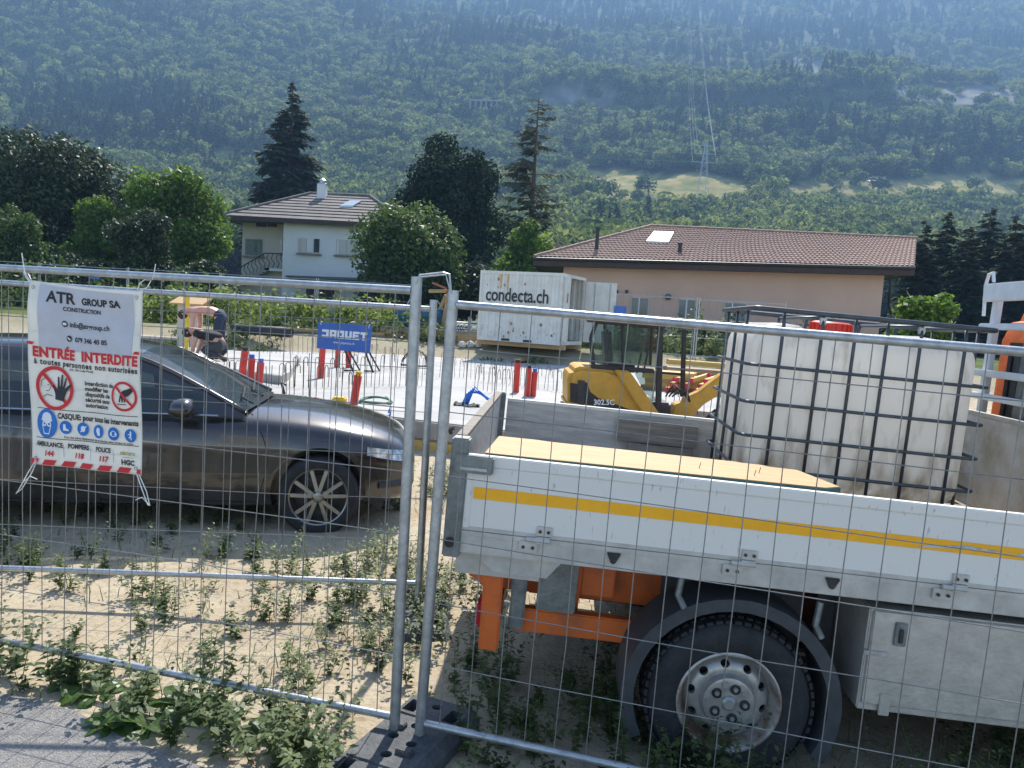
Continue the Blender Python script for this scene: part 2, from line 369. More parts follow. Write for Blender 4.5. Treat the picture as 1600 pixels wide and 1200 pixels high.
L_hill = leaf_mat('leaf_hill', (.028, .06, .02), (.19, .235, .07), .35, .9, .05, True)
L_hillc = leaf_mat('needle_hill', (.02, .04, .022), (.08, .11, .05), .15, .9, .05, True)
L_weed = leaf_mat('leaf_weed', (.05, .085, .025), (.15, .19, .075), .35)
L_crop = leaf_mat('leaf_crop', (.06, .11, .02), (.2, .26, .06), .45)

# ---- the forest: one mass, instanced by geometry nodes from four tree shapes
def proto(kind):
    q = np.random.default_rng(kind+3)
    if kind < 3:
        cs = [(0, 0, .62)]; rs = [.3]
        for k in range(9): a = q.random()*6.28; rr = .12+.2*q.random(); cs.append((math.cos(a)*rr, math.sin(a)*rr, .3+.5*q.random())); rs.append(.14+.1*q.random())
        v, t = leaf_cloud(cs, [(r*(1.0, .85, 1.15)[kind], r*(1.0, .85, 1.15)[kind], r) for r in rs], 300, .075, .6, rng=q); m = L_hill
    else:
        v = []; t = []
        for k in range(210):
            h = q.random()**.8; a = q.random()*6.28; rr = (1-h)*.2*(.35+.65*q.random()**.5)+.01; hh = .08+.92*h
            p = np.array((math.cos(a)*rr, math.sin(a)*rr, hh-rr*.35)); o_ = np.array((math.cos(a), math.sin(a), -.45)); sd_ = np.array((-math.sin(a), math.cos(a), .1)); s = .05*(1.25-h)+.012
            v += [p-o_*s, p+sd_*s*.75, p+o_*s*1.1, p-sd_*s*.75]; t += [np.clip(.4+.25*q.normal(), 0, 1)]*4
        v = np.array(v); m = L_hillc
    return bpy.data.objects.new('tree_shape', quads_mesh('tree_shape', v, t, m))
protos = [proto(k) for k in range(4)]
FP = []; FS = []; FK = []; FR = []
q = random.Random(5)
tries = 0
while tries < 70000 and len(FP) < 26000:
    tries += 1
    d = 150*(1700/150)**(q.random()**.72); a = rad(q.uniform(-45, 45)); y = d*math.cos(a)/max(.62, math.cos(a)); x = y*math.tan(a)
    if abs(a) > rad(40) : continue
    z = hz(x, y); u_, v_ = proj((x, y, z))
    s = q.uniform(7, 15); top_ = proj((x, y, z+s*.55))[1]
    if any(inpoly(u_, v_, P) or inpoly(u_, top_, P) or inpoly(u_, (v_+top_)/2, P) for P in MEADOW) and q.random() > .012: continue
    if any(inpoly(u_, v_, P) or inpoly(u_, top_, P) for P in ROCK) and q.random() > .16: continue
    if q.random() < .35*max(0, nz(x*.012, y*.012, 22)+.15): continue
    con = nz(x*.006, y*.006, 31) + .55*smoothstep(880, 1150, math.hypot(x*.55, y)) + .7*(q.random()-.5) - .25*(d < 420) > .36
    FP.append((x, y, z-.6)); FK.append(3 if con else q.randrange(3)); s = s*1.45 if con else s
    FS.append((s*q.uniform(.85, 1.25), s)); FR.append(q.random()*6.28)
fm = bpy.data.meshes.new('forest'); fm.from_pydata(FP, [], [])
for nm, ty, arr in (('kind', 'INT', FK), ('sxy', 'FLOAT', [a for a, b_ in FS]), ('sz', 'FLOAT', [b_ for a, b_ in FS]), ('rot', 'FLOAT', FR)):
    at_ = fm.attributes.new(nm, ty, 'POINT'); at_.data.foreach_set('value', np.array(arr, np.int32 if ty == 'INT' else np.float32))
fo = put('forest', fm, kind='stuff')
gn = bpy.data.node_groups.new('forest_nodes', 'GeometryNodeTree'); N = gn.nodes; LK = gn.links
gn.interface.new_socket('Geometry', in_out='INPUT', socket_type='NodeSocketGeometry'); gn.interface.new_socket('Geometry', in_out='OUTPUT', socket_type='NodeSocketGeometry')
gi = N.new('NodeGroupInput'); go = N.new('NodeGroupOutput'); jn = N.new('GeometryNodeJoinGeometry')
def named(nm, ty):
    x = N.new('GeometryNodeInputNamedAttribute'); x.data_type = ty; x.inputs[0].default_value = nm; return x.outputs[0]
cx = N.new('ShaderNodeCombineXYZ'); LK.new(named('sxy', 'FLOAT'), cx.inputs[0]); LK.new(named('sxy', 'FLOAT'), cx.inputs[1]); LK.new(named('sz', 'FLOAT'), cx.inputs[2])
rx = N.new('ShaderNodeCombineXYZ'); LK.new(named('rot', 'FLOAT'), rx.inputs[2])
for k in range(4):
    oi = N.new('GeometryNodeObjectInfo'); oi.inputs[0].default_value = protos[k]
    cp = N.new('FunctionNodeCompare'); cp.data_type = 'INT'; cp.operation = 'EQUAL'
    ii = [s for s in cp.inputs if s.type == 'INT']; LK.new(named('kind', 'INT'), ii[0]); ii[1].default_value = k
    ip = N.new('GeometryNodeInstanceOnPoints'); LK.new(gi.outputs[0], ip.inputs['Points']); LK.new(cp.outputs[0], ip.inputs['Selection'])
    LK.new(oi.outputs['Geometry'], ip.inputs['Instance']); LK.new(cx.outputs[0], ip.inputs['Scale']); LK.new(rx.outputs[0], ip.inputs['Rotation'])
    LK.new(ip.outputs[0], jn.inputs[0])
LK.new(jn.outputs[0], go.inputs[0])
md = fo.modifiers.new('trees', 'NODES'); md.node_group = gn
# ------------------------------------------------------------------ site fence (front row is one straight line, turned about 13.5 degrees)
FA = -math.atan2(.241, 1.0)
def fence_panel(name, label, group, loc, rz, L, lean=0, pitch=.122, hpitch=.262, seed=1, h=1.96, zb=.10, foot=.0, mid=False, lite=False, rw=.0022, bent=True, roll=0):
    t = thing(name, label, 'fence', loc, rz, group); t.rotation_euler = (lean, 0, rz); q = random.Random(seed)
    for x in (.021, L-.021):
        MB().cyl((x, 0, foot), (x, 0, h), .0225, n=14 if not lite else 8).build('post', galv, t, smooth=.7)
    t.rotation_euler = (lean, roll, rz); zt = h-.055
    MB().cyl((.04, 0, zt), (L-.04, 0, zt), .0165, n=12 if not lite else 6).build('top_rail', galv, t, smooth=.7)
    MB().cyl((.04, 0, foot+zb), (L-.04, 0, foot+zb), .0165, n=12 if not lite else 6).build('bottom_rail', galv, t, smooth=.7)
    k = int((L-.1)/pitch); x0 = (L-k*pitch)/2; ns = 9 if not lite else 2
    bends = {q.randrange(k): q.uniform(.01, .03) for _ in range(5)} if bent else {}
    for i in range(k+1):
        x = x0+i*pitch+q.uniform(-.003, .003); a = bends.get(i, 0); zc = q.uniform(.5, 1.6)
        pts = [(x+a*math.exp(-((z-zc)/.08)**2)+.002*math.sin(z*5+i), -.004+.006*math.sin(i*1.7+z*2), z) for z in [foot+zb+(zt-foot-zb)*j/(ns-1) for j in range(ns)]]
        MB().tube(pts, rw, 5 if not lite else 3).build('wire', wirem, t)
    z = foot+zb+hpitch
    while z < zt-.08:
        s0 = q.uniform(-.012, .012)
        pts = [(x, .005+.004*math.sin(x*4+z*9), z+s0*math.sin(x*1.6+z)) for x in [.03+(L-.06)*j/(ns-1) for j in range(ns)]]
        MB().tube(pts, rw, 5 if not lite else 3).build('wire', wirem, t); z += hpitch
    return t
dirv = Vector((math.cos(FA), math.sin(FA), 0))
P_right = Vector((-.318, 3.075, 0)); P_left = Vector((-.405, 3.10, 0))
fence_panel('fence_panel', 'galvanised mesh fence panel in front of the white dump truck', 'front site fence', P_right, FA, 3.5, seed=3, foot=.045, h=1.94, roll=rad(1.35))
LP = P_left-dirv*3.5+dirv*.02
fence_panel('fence_panel', 'galvanised mesh fence panel carrying the hanging safety banner', 'front site fence', LP, FA, 3.5, seed=8, foot=.045, h=1.985)
# the leaf swung inwards behind the banner panel
bp_ = Vector((-.47, 4.56, 0)); RA = math.atan2(.2, 2.9)
gl = fence_panel('fence_panel', 'galvanised mesh fence panel standing behind the banner panel with the blue sign', 'front site fence', bp_-Vector((math.cos(RA), math.sin(RA), 0))*3.5, RA, 3.5, seed=5, foot=.03, h=1.92, zb=.17)
# linking bracket
br = MB(); a0 = Vector((-.425, 3.085, 1.955)); 
br.tube([a0+Vector((.02, -.03, 0)), a0+Vector((.035, -.03, .035)), a0+Vector((.13, -.045, .05)), a0+Vector((.155, -.05, .045)), a0+Vector((.165, -.05, -.03))], .0045, 6)
br.tube([a0+Vector((.01, .02, -.02)), a0+Vector((.03, .03, .03)), a0+Vector((.135, .01, .045)), a0+Vector((.16, 0, -.03))], .0035, 6)
br.build('fence_bracket', galv, None, label='bent wire bracket joining the tops of two fence posts', cat='bracket')
# fence foot
def fence_foot(loc, rz, label, grp=None):
    t = thing('fence_foot', label, 'fence foot', loc, rz, grp)
    b = MB(); Lh, Wh = .40, .18
    R0_ = lambda i, z: [(-Wh+i, -Lh+i+.03, z), (-Wh+i+.03, -Lh+i, z), (Wh-i-.03, -Lh+i, z), (Wh-i, -Lh+i+.03, z), (Wh-i, Lh-i-.03, z), (Wh-i-.03, Lh-i, z), (-Wh+i+.03, Lh-i, z), (-Wh+i, Lh-i-.03, z)]
    rings = [R0_(0, -.02), R0_(0, .07), R0_(.035, .115)]
    b.add([p for r_ in rings for p in r_], [tuple(range(7, -1, -1)), tuple(range(16, 24))]+[(k*8+i, k*8+(i+1) % 8, k*8+8+(i+1) % 8, k*8+8+i) for k in range(2) for i in range(8)])
    me = b.mesh('body', blockm)
    c = MB()
    for sx in (-1, 1):
        for yy in (-.26, .26): c.b2((sx*.1-.03, yy-.05, .06), (sx*.1+.03, yy+.05, .2))
    for (hx, hy) in ((-.045, .01), (.055, -.01), (0, .12), (.005, -.12), (.0, -.29), (0, .3)): c.cyl((hx, hy, .03), (hx, hy, .2), .024, n=12)
    me = boolean_cut(me, c); me.materials.clear(); me.materials.append(blockm); put('body', me, t)
    for yy in (-.19, .19): MB().b2((-.13, yy-.012, .112), (.13, yy+.012, .122)).build('rib', blockm, t, bevel=.003)
    MB().b2((-.1, .06, .112), (-.03, .1, .135)).build('lug', blockm, t, bevel=.004)
    MB().b2((.03, -.1, .112), (.1, -.06, .135)).build('lug', blockm, t, bevel=.004)
    return t
fence_foot((-.365, 3.02, -.02), FA-rad(10), 'black recycled plastic fence foot under the two joined posts')
fence_foot((bp_.x, bp_.y, -.075), RA+rad(4), 'low black fence foot sunk in sand under the inner panel', None)

# ------------------------------------------------------------------ banner on the left panel
bq = lambda px_, py_: at(px_, py_, 3.2)
def fence_at(px_, py_, off=.03):      # point on the plane a little in front of the left panel
    d = _ray(px_, py_); nrm = Vector((math.sin(FA), -math.cos(FA), 0)); p0 = LP+nrm*off
    t = (p0-CAM).dot(nrm)/d.dot(nrm); return CAM+d*t
c00, c10, c11, c01 = fence_at(50, 724, .05), fence_at(222, 743, .05), fence_at(220, 455, .025), fence_at(45, 437, .025)
ban = thing('safety_banner', 'white printed safety banner tied to the front mesh fence', 'banner', c00)
BW, BH = (c10-c00).length, (c01-c00).length
def bpt(u, v, off=0):    # u 0..1 left-right, v 0..1 bottom-top
    p = (c00*(1-u)+c10*u)*(1-v)+(c01*(1-u)+c11*u)*v
    nrm = Vector((math.sin(FA), -math.cos(FA), 0))
    wv = .010*math.sin(u*7+v*3)*(.3+v*.5)+.006*math.sin(u*13-v*8)+.012*math.exp(-((v-.86)/.1)**2)*math.sin(u*5+1)
    p = p + Vector((0, 0, -1))*.008*math.sin(u*math.pi)*v
    return p+nrm*(wv+off)-c00
ban_m = mat('banner_cloth', (.80, .79, .74), .6, 0, .05, 5, .08, 30); ban_w = mat('banner_patch', (.62, .63, .69), .5, 0, .06, 6, .1, 20); add_trans(ban_m, .3); add_trans(ban_w, .25)
b = MB(); b.grid(lambda u, v: bpt(u, v), 40, 60); o = b.build('cloth', ban_m, ban, smooth=True)
o.modifiers.new('t', 'SOLIDIFY').thickness = .0012
b = MB(); b.grid(lambda u, v: bpt(.1+.83*u, .645+.345*v-.01*u, .0022), 40, 30); b.build('overprint_panel', ban_w, ban, smooth=True)
def press(me, name, off=.0042):     # wrap flat artwork (u right in widths, v up in heights) onto the cloth
    for vv in me.vertices:
        u, v, zz = vv.co; p = bpt(u/BW, v/BH, off+zz*.3); vv.co = p
    me.update(); return put(name, me, ban)
def btext(s, u, v, size, m, bold=0, align='CENTER', sx=1, space=1, shear=0):
    me = text_mesh(s, size, m, bold, align, .0003, sx, shear, space)
    bm = bmesh.new(); bm.from_mesh(me); bmesh.ops.triangulate(bm, faces=bm.faces); bm.to_mesh(me); bm.free()
    me.transform(Matrix.Translation((u*BW, v*BH, 0))); press(me, 'lettering')
def bshape(poly_list, m, name, off=.0042):
    b = MB()
    for P in poly_list:
        n_ = len(P); b.add([(x, y, 0) for x, y in P], [tuple(range(n_))])
    me = b.mesh(name, m); bm = bmesh.new(); bm.from_mesh(me); bmesh.ops.triangulate(bm, faces=bm.faces)
    for _ in range(7):
        es = [e_ for e_ in bm.edges if e_.calc_length() > .022]
        if not es: break
        bmesh.ops.subdivide_edges(bm, edges=es, cuts=1); bmesh.ops.triangulate(bm, faces=bm.faces)
    bm.to_mesh(me); bm.free()
    press(me, name, off+.0014)
def ring(cx, cy, r0, r1, n_=40):
    out = []
    for i in range(n_):
        a, c = 2*math.pi*i/n_, 2*math.pi*(i+1)/n_
        out.append([(cx+r0*math.cos(a), cy+r0*math.sin(a)), (cx+r1*math.cos(a), cy+r1*math.sin(a)), (cx+r1*math.cos(c), cy+r1*math.sin(c)), (cx+r0*math.cos(c), cy+r0*math.sin(c))])
    return out
def disc(cx, cy, r, ry=None, n_=28): return [(cx+r*math.cos(2*math.pi*i/n_), cy+(ry or r)*math.sin(2*math.pi*i/n_)) for i in range(n_)]
def bar(x0, y0, x1, y1, wd):
    d = Vector((x1-x0, y1-y0)); p = Vector((-d.y, d.x)).normalized()*wd/2
    return [(x0+p.x, y0+p.y), (x0-p.x, y0-p.y), (x1-p.x, y1-p.y), (x1+p.x, y1+p.y)]
btext('ATR', .295, .925, .070, print_k, .0022, sx=1.02); btext('GROUP SA', .645, .918, .043, print_k, .0018, sx=1.0)
btext('CONSTRUCTION', .485, .868, .026, print_k, .0008)
btext('info@atrgroup.ch', .545, .785, .033, print_k, .0007, sx=.92); btext('079 346 40 85', .56, .706, .031, print_k, .0007, sx=.98)
bshape([disc(.32*BW, .787*BH, .0145)], print_k, 'icon'); bshape([[(.305*BW, .780*BH), (.335*BW, .780*BH), (.335*BW, .794*BH), (.305*BW, .794*BH)]], print_w, 'icon', .0052)
bshape([disc(.355*BW, .709*BH, .0145)], print_k, 'icon'); bshape([bar(.34*BW, .714*BH, .368*BW, .702*BH, .006)], print_w, 'icon', .0052)
bshape([[(.0, .655*BH), (.05*BW, .655*BH), (.065*BW, .671*BH), (.0, .671*BH)]], print_r, 'red_mark'); bshape([[(.945*BW, .657*BH), (1*BW, .657*BH), (1*BW, .673*BH), (.96*BW, .673*BH)]], print_r, 'red_mark')
btext('ENTRÉE  INTERDITE', .515, .617, .062, print_r, .0032, sx=.92, space=1.1)
btext('à toutes personnes non autorisées', .52, .567, .036, print_k, .0012, sx=.9, space=1.18)
btext('(Art. 186 Code Pénal)', .47, .541, .014, print_k, .0003)
hx, hy, hr = .235*BW, .43*BH, .172*BW*1.0
bshape(ring(hx, hy, hr*.83, hr)+[bar(hx-hr*.64, hy+hr*.62, hx+hr*.64, hy-hr*.62, .17*hr)], print_r, 'prohibition_ring', .0046)
hand = [(-.3, -.55), (.25, -.6), (.42, -.1), (.75, .3), (.68, .4), (.35, .12), (.32, .12), (.45, .68), (.36, .72), (.2, .2), (.17, .2), (.17, .85), (.06, .85), (.02, .2), (-.02, .2), (-.1, .72), (-.2, .7), (-.18, .1), (-.22, -.02), (-.45, .25), (-.52, .15), (-.32, -.25)]
bshape([[(hx+.3*hr+p*.82*hr, hy-.05*hr+q_*.82*hr) for p, q_ in hand]], print_k, 'hand_mark', .0056)
fk = hr/.0705; face = [(a*fk, c*fk) for a, c in [(-.052, .002), (-.05, .02), (-.035, .03), (-.018, .022), (-.016, .004), (-.022, -.008), (-.036, -.012)]]
bshape([bar(hx+face[i][0], hy+face[i][1], hx+face[i+1][0], hy+face[i+1][1], .0028) for i in range(len(face)-1)]+[bar(hx-.045*fk, hy-.032*fk, hx-.03*fk, hy-.022*fk, .003), bar(hx-.03*fk, hy-.022*fk, hx-.01*fk, hy-.026*fk, .003), bar(hx-.03*fk, hy+.008*fk, hx-.022*fk, hy+.008*fk, .003)], print_k, 'face_outline', .0044)
for i, s_ in enumerate(('Interdiction de', 'modifier les', 'dispositifs de', 'sécurité sans', 'autorisation')):
    btext(s_, .50, .474-.03*i, .0275, print_k, .0009, 'LEFT', sx=.92)
kx, ky, kr = .862*BW, .425*BH, .116*BW
bshape(ring(kx, ky, kr*.83, kr)+[bar(kx-kr*.64, ky+kr*.62, kx+kr*.64, ky-kr*.62, .17*kr)], print_r, 'prohibition_ring', .0046)
bshape([[(kx+p*.68*kr, ky+q_*.68*kr) for p, q_ in [(.95, .95), (.5, .75), (-.1, .55), (-.4, .1), (-.55, -.6), (-.4, -.62), (-.25, -.15), (-.2, -.6), (-.05, -.6), (-.02, -.15), (.1, -.58), (.24, -.55), (.2, -.05), (.6, .1), (1.1, .6)]]], print_k, 'hand_mark', .0044)
bshape([bar(kx-.5*kr, ky-.54*kr, kx+.2*kr, ky-.54*kr, .004)], print_k, 'hand_mark', .0044)
bshape([bar(.07*BW, .313*BH, .975*BW, .32*BH, .0032), bar(.06*BW, .152*BH, .975*BW, .158*BH, .0032)], print_k, 'rule_line')
btext('CASQUE: pour tous les intervenants', .62, .281, .035, print_k, .0013, sx=.8)
bx_, by_ = .165*BW, .233*BH
bk_ = 1.5; bshape([disc(bx_, by_, .0395*bk_, .045*bk_)], print_b, 'round_pictogram'); bshape([[(bx_+(x_-bx_)*bk_, by_+(y_-by_)*bk_) for x_, y_ in P_] for P_ in [disc(bx_, by_+.017, .019, .017), [(bx_-.022, by_+.008), (bx_+.022, by_+.008), (bx_+.02, by_+.014), (bx_-.02, by_+.014)]]+ring(bx_-.009, by_-.001, .004, .0085, 14)+ring(bx_+.009, by_-.001, .004, .0085, 14)
       +[bar(bx_-.017, by_-.004, bx_-.009, by_-.032, .003), bar(bx_+.017, by_-.004, bx_+.009, by_-.032, .003), bar(bx_-.01, by_-.031, bx_+.01, by_-.031, .003)]], print_w, 'pictogram_figure', .0052)
for i, u in enumerate((.335, .475, .62, .765, .908)):
    px_, py_ = u*BW, (.222-.008*i*.3)*BH; bshape([disc(px_, py_, .029, .031)], print_b, 'round_pictogram')
    figs = [[[(-.4, .5), (0, .5), (.05, -.1), (.55, -.35), (.5, -.55), (-.45, -.5)]], [disc(0, .05, .42, .5, 14), bar(-.5, -.5, .6, .5, .18)], [[(-.3, .6), (.25, .5), (.4, -.6), (-.1, -.7), (-.5, .1)]],
            ring(0, 0, .38, .5, 14)+[disc(-.45, -.05, .2, .32, 10), disc(.45, -.05, .2, .32, 10)], [disc(.05, .55, .16, .16, 10), bar(.05, .4, 0, -.1, .3), bar(0, -.1, .15, -.7, .18), bar(-.05, -.1, -.3, -.45, .16), bar(.05, .3, -.45, .1, .14)]][i]
    bshape([[(px_+a*.027, py_+c*.029) for a, c in P] for P in figs], print_w, 'pictogram_figure', .0052)
btext('Port des autres équipements de protection selon travaux en cours', .62, .1665, .015, print_k, .0003, sx=.88)
for s_, nn, u in (('AMBULANCE', '144', .18), ('POMPIERS', '118', .435), ('POLICE', '117', .665)):
    btext(s_, u, .118, .030, print_k, .0011, sx=.82); btext(nn, u, .068, .033, print_r, .0016, shear=.15)
bshape([bar(u*BW, .055*BH, u*BW, .125*BH, .0015) for u in (.31, .55, .755)], print_k, 'rule_line')
btext('sécuro', .875, .113, .028, print_o, .0005); bshape([bar(.825*BW, .09*BH, .93*BW, .09*BH, .0015)], print_k, 'rule_line'); btext('HGC', .875, .06, .032, print_k, .0016)
for i in range(6):
    u0 = (-.0 if i == 0 else .0)+.165*i+.01; w_ = .06 if i == 0 else .105
    u0 = 0 if i == 0 else .115+.165*(i-1)
    bshape([[(u0*BW, .004*BH), ((u0+w_)*BW, .004*BH), ((u0+w_+.03)*BW, .034*BH), ((u0+(.03 if i else 0))*BW, .034*BH)]], print_r, 'red_mark')
bshape([[(.95*BW, .004*BH), (BW, .004*BH), (BW, .034*BH), (.97*BW, .034*BH)]], print_r, 'red_mark')
for u, v in ((.045, .965), (.955, .965), (.05, .035), (.95, .035)):
    p = bpt(u, v, .006); MB().lathe([(.005, 0), (.0085, .001), (.0095, -.001)], p, (math.sin(FA), -math.cos(FA), 0), 14).build('eyelet', galv, ban)
tie_m = mat('cable_tie', (.78, .78, .76), .4, 0, .03)
def tie(label, pts, tail):
    t = thing('cable_tie', label, 'cable tie', pts[0], 0, 'ties holding the banner'); z0 = pts[0]
    MB().tube([p-z0 for p in pts], .0024, 5).build('loop', tie_m, t); MB().tube([p-z0 for p in tail], .0021, 5).build('tail', tie_m, t)
ft = lambda a, c, o=.06: fence_at(a, c, o)
tie('white cable tie at the upper left banner corner', [ft(47, 442, .03), ft(40, 432, .035), ft(37, 425, .03), ft(44, 428, -.02), ft(50, 440, .03)], [ft(46, 438, .035), ft(38, 424, .04), ft(36, 410, .045), ft(34, 395, .05)])
tie('white cable tie at the upper right banner corner', [ft(215, 453, .03), ft(218, 443, .035), ft(226, 437, .02), ft(236, 438, -.015), ft(230, 449, .02), ft(217, 455, .03)], [ft(238, 437, .03), ft(241, 426, .04), ft(243, 413, .045)])
tie('white cable tie at the lower left banner corner', [ft(56, 719), ft(44, 738), ft(30, 764, .03), ft(25, 771, .0), ft(34, 764, .03), ft(50, 738), ft(57, 721)], [ft(38, 752, .05), ft(47, 744), ft(58, 749)])
tie('white cable tie at the lower right banner corner', [ft(213, 739), ft(222, 765), ft(231, 789, .03), ft(234, 790, 0), ft(229, 768, .04), ft(217, 741)], [ft(232, 788, .03), ft(222, 777), ft(212, 781, .06)])

# ------------------------------------------------------------------ blue sign on the inner panel
ln = Vector((math.sin(RA), -math.cos(RA), 0))
def leaf_at(px_, py_, off=.02):
    d = _ray(px_, py_); p0 = gl.location+ln*off; t = (p0-CAM).dot(ln)/d.dot(ln); return CAM+d*t
s0, s1, s2, s3 = leaf_at(495, 544), leaf_at(578, 552), leaf_at(582, 509), leaf_at(497, 503)
sg = thing('blue_sign', 'blue plastic company sign with white lettering on the inner fence panel', 'sign', s0); SW, SH = (s1-s0).length, (s3-s0).length
def spt(u, v, o_=0): return (s0*(1-u)+s1*u)*(1-v)+(s3*(1-u)+s2*u)*v-s0+ln*o_
blue_s = mat('sign_blue', (.04, .13, .46), .45, 0, .12, 12)
b = MB(); b.add([spt(0, 0), spt(1, 0), spt(1, 1), spt(0, 1), spt(0, 0, .004), spt(1, 0, .004), spt(1, 1, .004), spt(0, 1, .004)], [(3,2,1,0),(4,5,6,7),(0,1,5,4),(1,2,6,5),(2,3,7,6),(3,0,4,7)]); b.build('plate', blue_s, sg)
GL_ = dict(J=[(0, .7, 1, 1), (.62, 0, 1, .7), (0, 0, .62, .32)], A=[(0, 0, .34, 1), (.66, 0, 1, 1), (.34, .72, .66, 1), (.34, .22, .66, .48)], Q=[(0, 0, .34, 1), (.66, 0, 1, 1), (.34, .68, .66, 1), (.34, 0, .66, .36)],
           U=[(0, 0, .36, 1), (.64, 0, 1, 1), (.36, 0, .64, .34)], E=[(0, 0, .34, 1), (.34, .72, 1, 1), (.34, .38, .85, .6), (.34, 0, 1, .27)], T=[(0, .68, 1, 1), (.33, 0, .67, .68)])
for k, ch_ in enumerate('JAQUET'):      # square block capitals, the first one open to the left
    b = MB()
    for (a0_, b0_, a1_, b1_) in GL_[ch_]:
        u0_, u1_ = .085+.142*(k+a0_*.88), .085+.142*(k+a1_*.88); v0_, v1_ = .44+.30*b0_, .44+.30*b1_
        b.add([spt(u0_, v0_, .0056), spt(u1_, v0_, .0056), spt(u1_, v1_, .0056), spt(u0_, v1_, .0056)], [(0, 1, 2, 3)])
    me = b.mesh('letter', print_w); bm = bmesh.new(); bm.from_mesh(me); bmesh.ops.remove_doubles(bm, verts=bm.verts, dist=.0001); bm.to_mesh(me); bm.free(); put('letter', me, sg)
for s_, u, v, sz, bo, sx in (('www.jaquetsa.ch', .5, .29, .02, 0, .9),):
    me = text_mesh(s_, sz, print_w, bo, 'CENTER', .0004, sx)
    for vv in me.vertices: vv.co = spt(u+vv.co.x/SW, v+vv.co.y/SH, .0052+vv.co.z)
    put('lettering', me, sg)
for u in (.06, .94): MB().tube([spt(u, .9, .008), spt(u, 1.02, .004), spt(u, 1.03, -.03), spt(u, .9, -.02)], .0018, 5).build('tie', tie_m, sg)

# ------------------------------------------------------------------ the truck (local: x forward, y away from the camera, z up)
TR = thing('dump_truck', 'white sided flatbed site truck with yellow stripe and orange chassis', 'truck', (-.285, 3.19, -.04))
TR.rotation_euler = (0, rad(2.1), rad(-3.4))
BL, BWD, PB, PT = 3.08, 2.12, 1.0, 1.31
# near side board
nb = MB(); nb.b2((.075, 0, PB), (BL-.03, .028, PT-.045)); side = nb.build('side_board', white_paint, TR, bevel=.003)
MB().b2((.07, -.006, PT-.046), (BL-.025, .034, PT)).build('top_profile', white_paint, side, bevel=.005)
MB().b2((.075, -.004, PB-.004), (.105, .03, PT-.047)).build('end_cap', white_paint, side, bevel=.003)
MB().b2((.075, -.003, PB-.012), (BL-.03, .031, PB+.004)).build('bottom_profile', alu, side)
scr = mat('scraped_primer', (.5, .5, .48), .7, 0, .3, 30)
def zs(x): return PT-.133, PT-.185
st = MB(); st.add([(.11, -.0022, PT-.135), (BL-.03, -.0022, PT-.140), (BL-.03, -.0022, PT-.188), (.11, -.0022, PT-.185)], [(0, 1, 2, 3)]); st.build('yellow_stripe', yellow_p, side)
sc_ = MB()
for P in ([(2.02, .162), (2.08, .158), (2.12, .150), (2.18, .156), (2.27, .160), (2.26, .167), (2.18, .164), (2.1, .168), (2.0, .176), (1.93, .178)],
          [(2.33, .160), (2.42, .162), (2.55, .172), (2.72, .186), (2.76, .189), (2.6, .184), (2.45, .175), (2.335, .170)], [(2.295, .161), (2.305, .161), (2.305, .167), (2.295, .167)]):
    sc_.add([(x, -.0034, PT-z) for x, z in P], [tuple(range(len(P)))])
sc_.build('scraped_patch', scr, side)
# lower rail, hinges
MB().b2((.02, .004, PB-.115), (BL+.05, .07, PB-.014)).build('lower_rail', alu, TR, bevel=.004)
MB().b2((.02, -.002, PB-.034), (BL+.05, .004, PB-.016)).build('rail_lip', alu, TR)
for x in (.42, 1.27, 2.12, 2.9):
    h = MB(); h.b2((x-.03, -.012, PB-.002), (x+.035, 0, PB+.038)); h.b2((x-.03, -.018, PB-.035), (x+.03, 0, PB-.004)); h.cyl((x-.07, -.014, PB-.02), (x+.03, -.014, PB-.02), .011, n=10)
    h.b2((x-.1, -.01, PB-.075), (x-.02, .004, PB-.03)); hg = h.build('hinge', alu, TR, bevel=.002)
    bo = MB()
    for dx, dz in ((-.015, .018), (.02, .018), (-.08, -.055), (-.04, -.055)): bo.cyl((x+dx, -.012, PB+dz), (x+dx, -.018, PB+dz), .007, n=8)
    bo.build('bolts', dark_m, hg)
for x in (.72, 1.62, 2.5):
    MB().prism([(x-.03, PB-.04), (x+.03, PB-.04), (x+.008, PB-.085), (x-.008, PB-.085)], lambda u, v: (u, -.012, v), lambda u, v: (u, .006, v)).build('rope_hook', dark_m, TR, bevel=.003)
MB().tube([(2.78, -.02, PB-.05), (2.8, -.024, PB-.07), (2.82, -.024, PB-.1)], .007, 6).build('latch_pin', dark_m, TR)
# rear near post, tail board, far post
def post(y0, y1):
    p = MB(); p.b2((0, y0, .865), (.075, y1, 1.375)); o = p.build('corner_post', galv_d, TR, bevel=.006)
    return o
cp_ = post(-.012, .07); post(BWD-.07, BWD+.012)
MB().cyl((.03, -.02, .93), (.03, -.012, .93), .022, n=14).build('round_bolt', black_m, cp_)
lt = MB(); lt.b2((.02, -.032, 1.235), (.185, -.012, 1.31)); lt.build('latch_plate', galv_d, TR, bevel=.006)
MB().b2((.045, -.04, 1.25), (.16, -.032, 1.262)).build('latch_lip', galv, TR)
MB().tube([(-.01, .03, 1.385), (-.02, .02, 1.40), (0, .01, 1.41)], .009, 6).build('post_hook', dark_m, TR)
tb = MB(); tb.b2((.015, .072, PB), (.045, BWD-.072, 1.36)); tail = tb.build('tail_board', ply_w, TR, bevel=.004)
MB().b2((.008, .072, 1.36), (.052, BWD-.072, 1.378)).build('top_profile', wood, tail)
# floor
for k in range(6):
    y0 = .035+k*(BWD-.07)/6; MB().b2((.05, y0+.002, .955), (BL, y0+(BWD-.07)/6-.002, .99)).build('floor_plank', wood, TR)
MB().b2((.03, .072, .885), (BL+.04, BWD-.01, .953)).build('bed_frame', dark_m, TR)
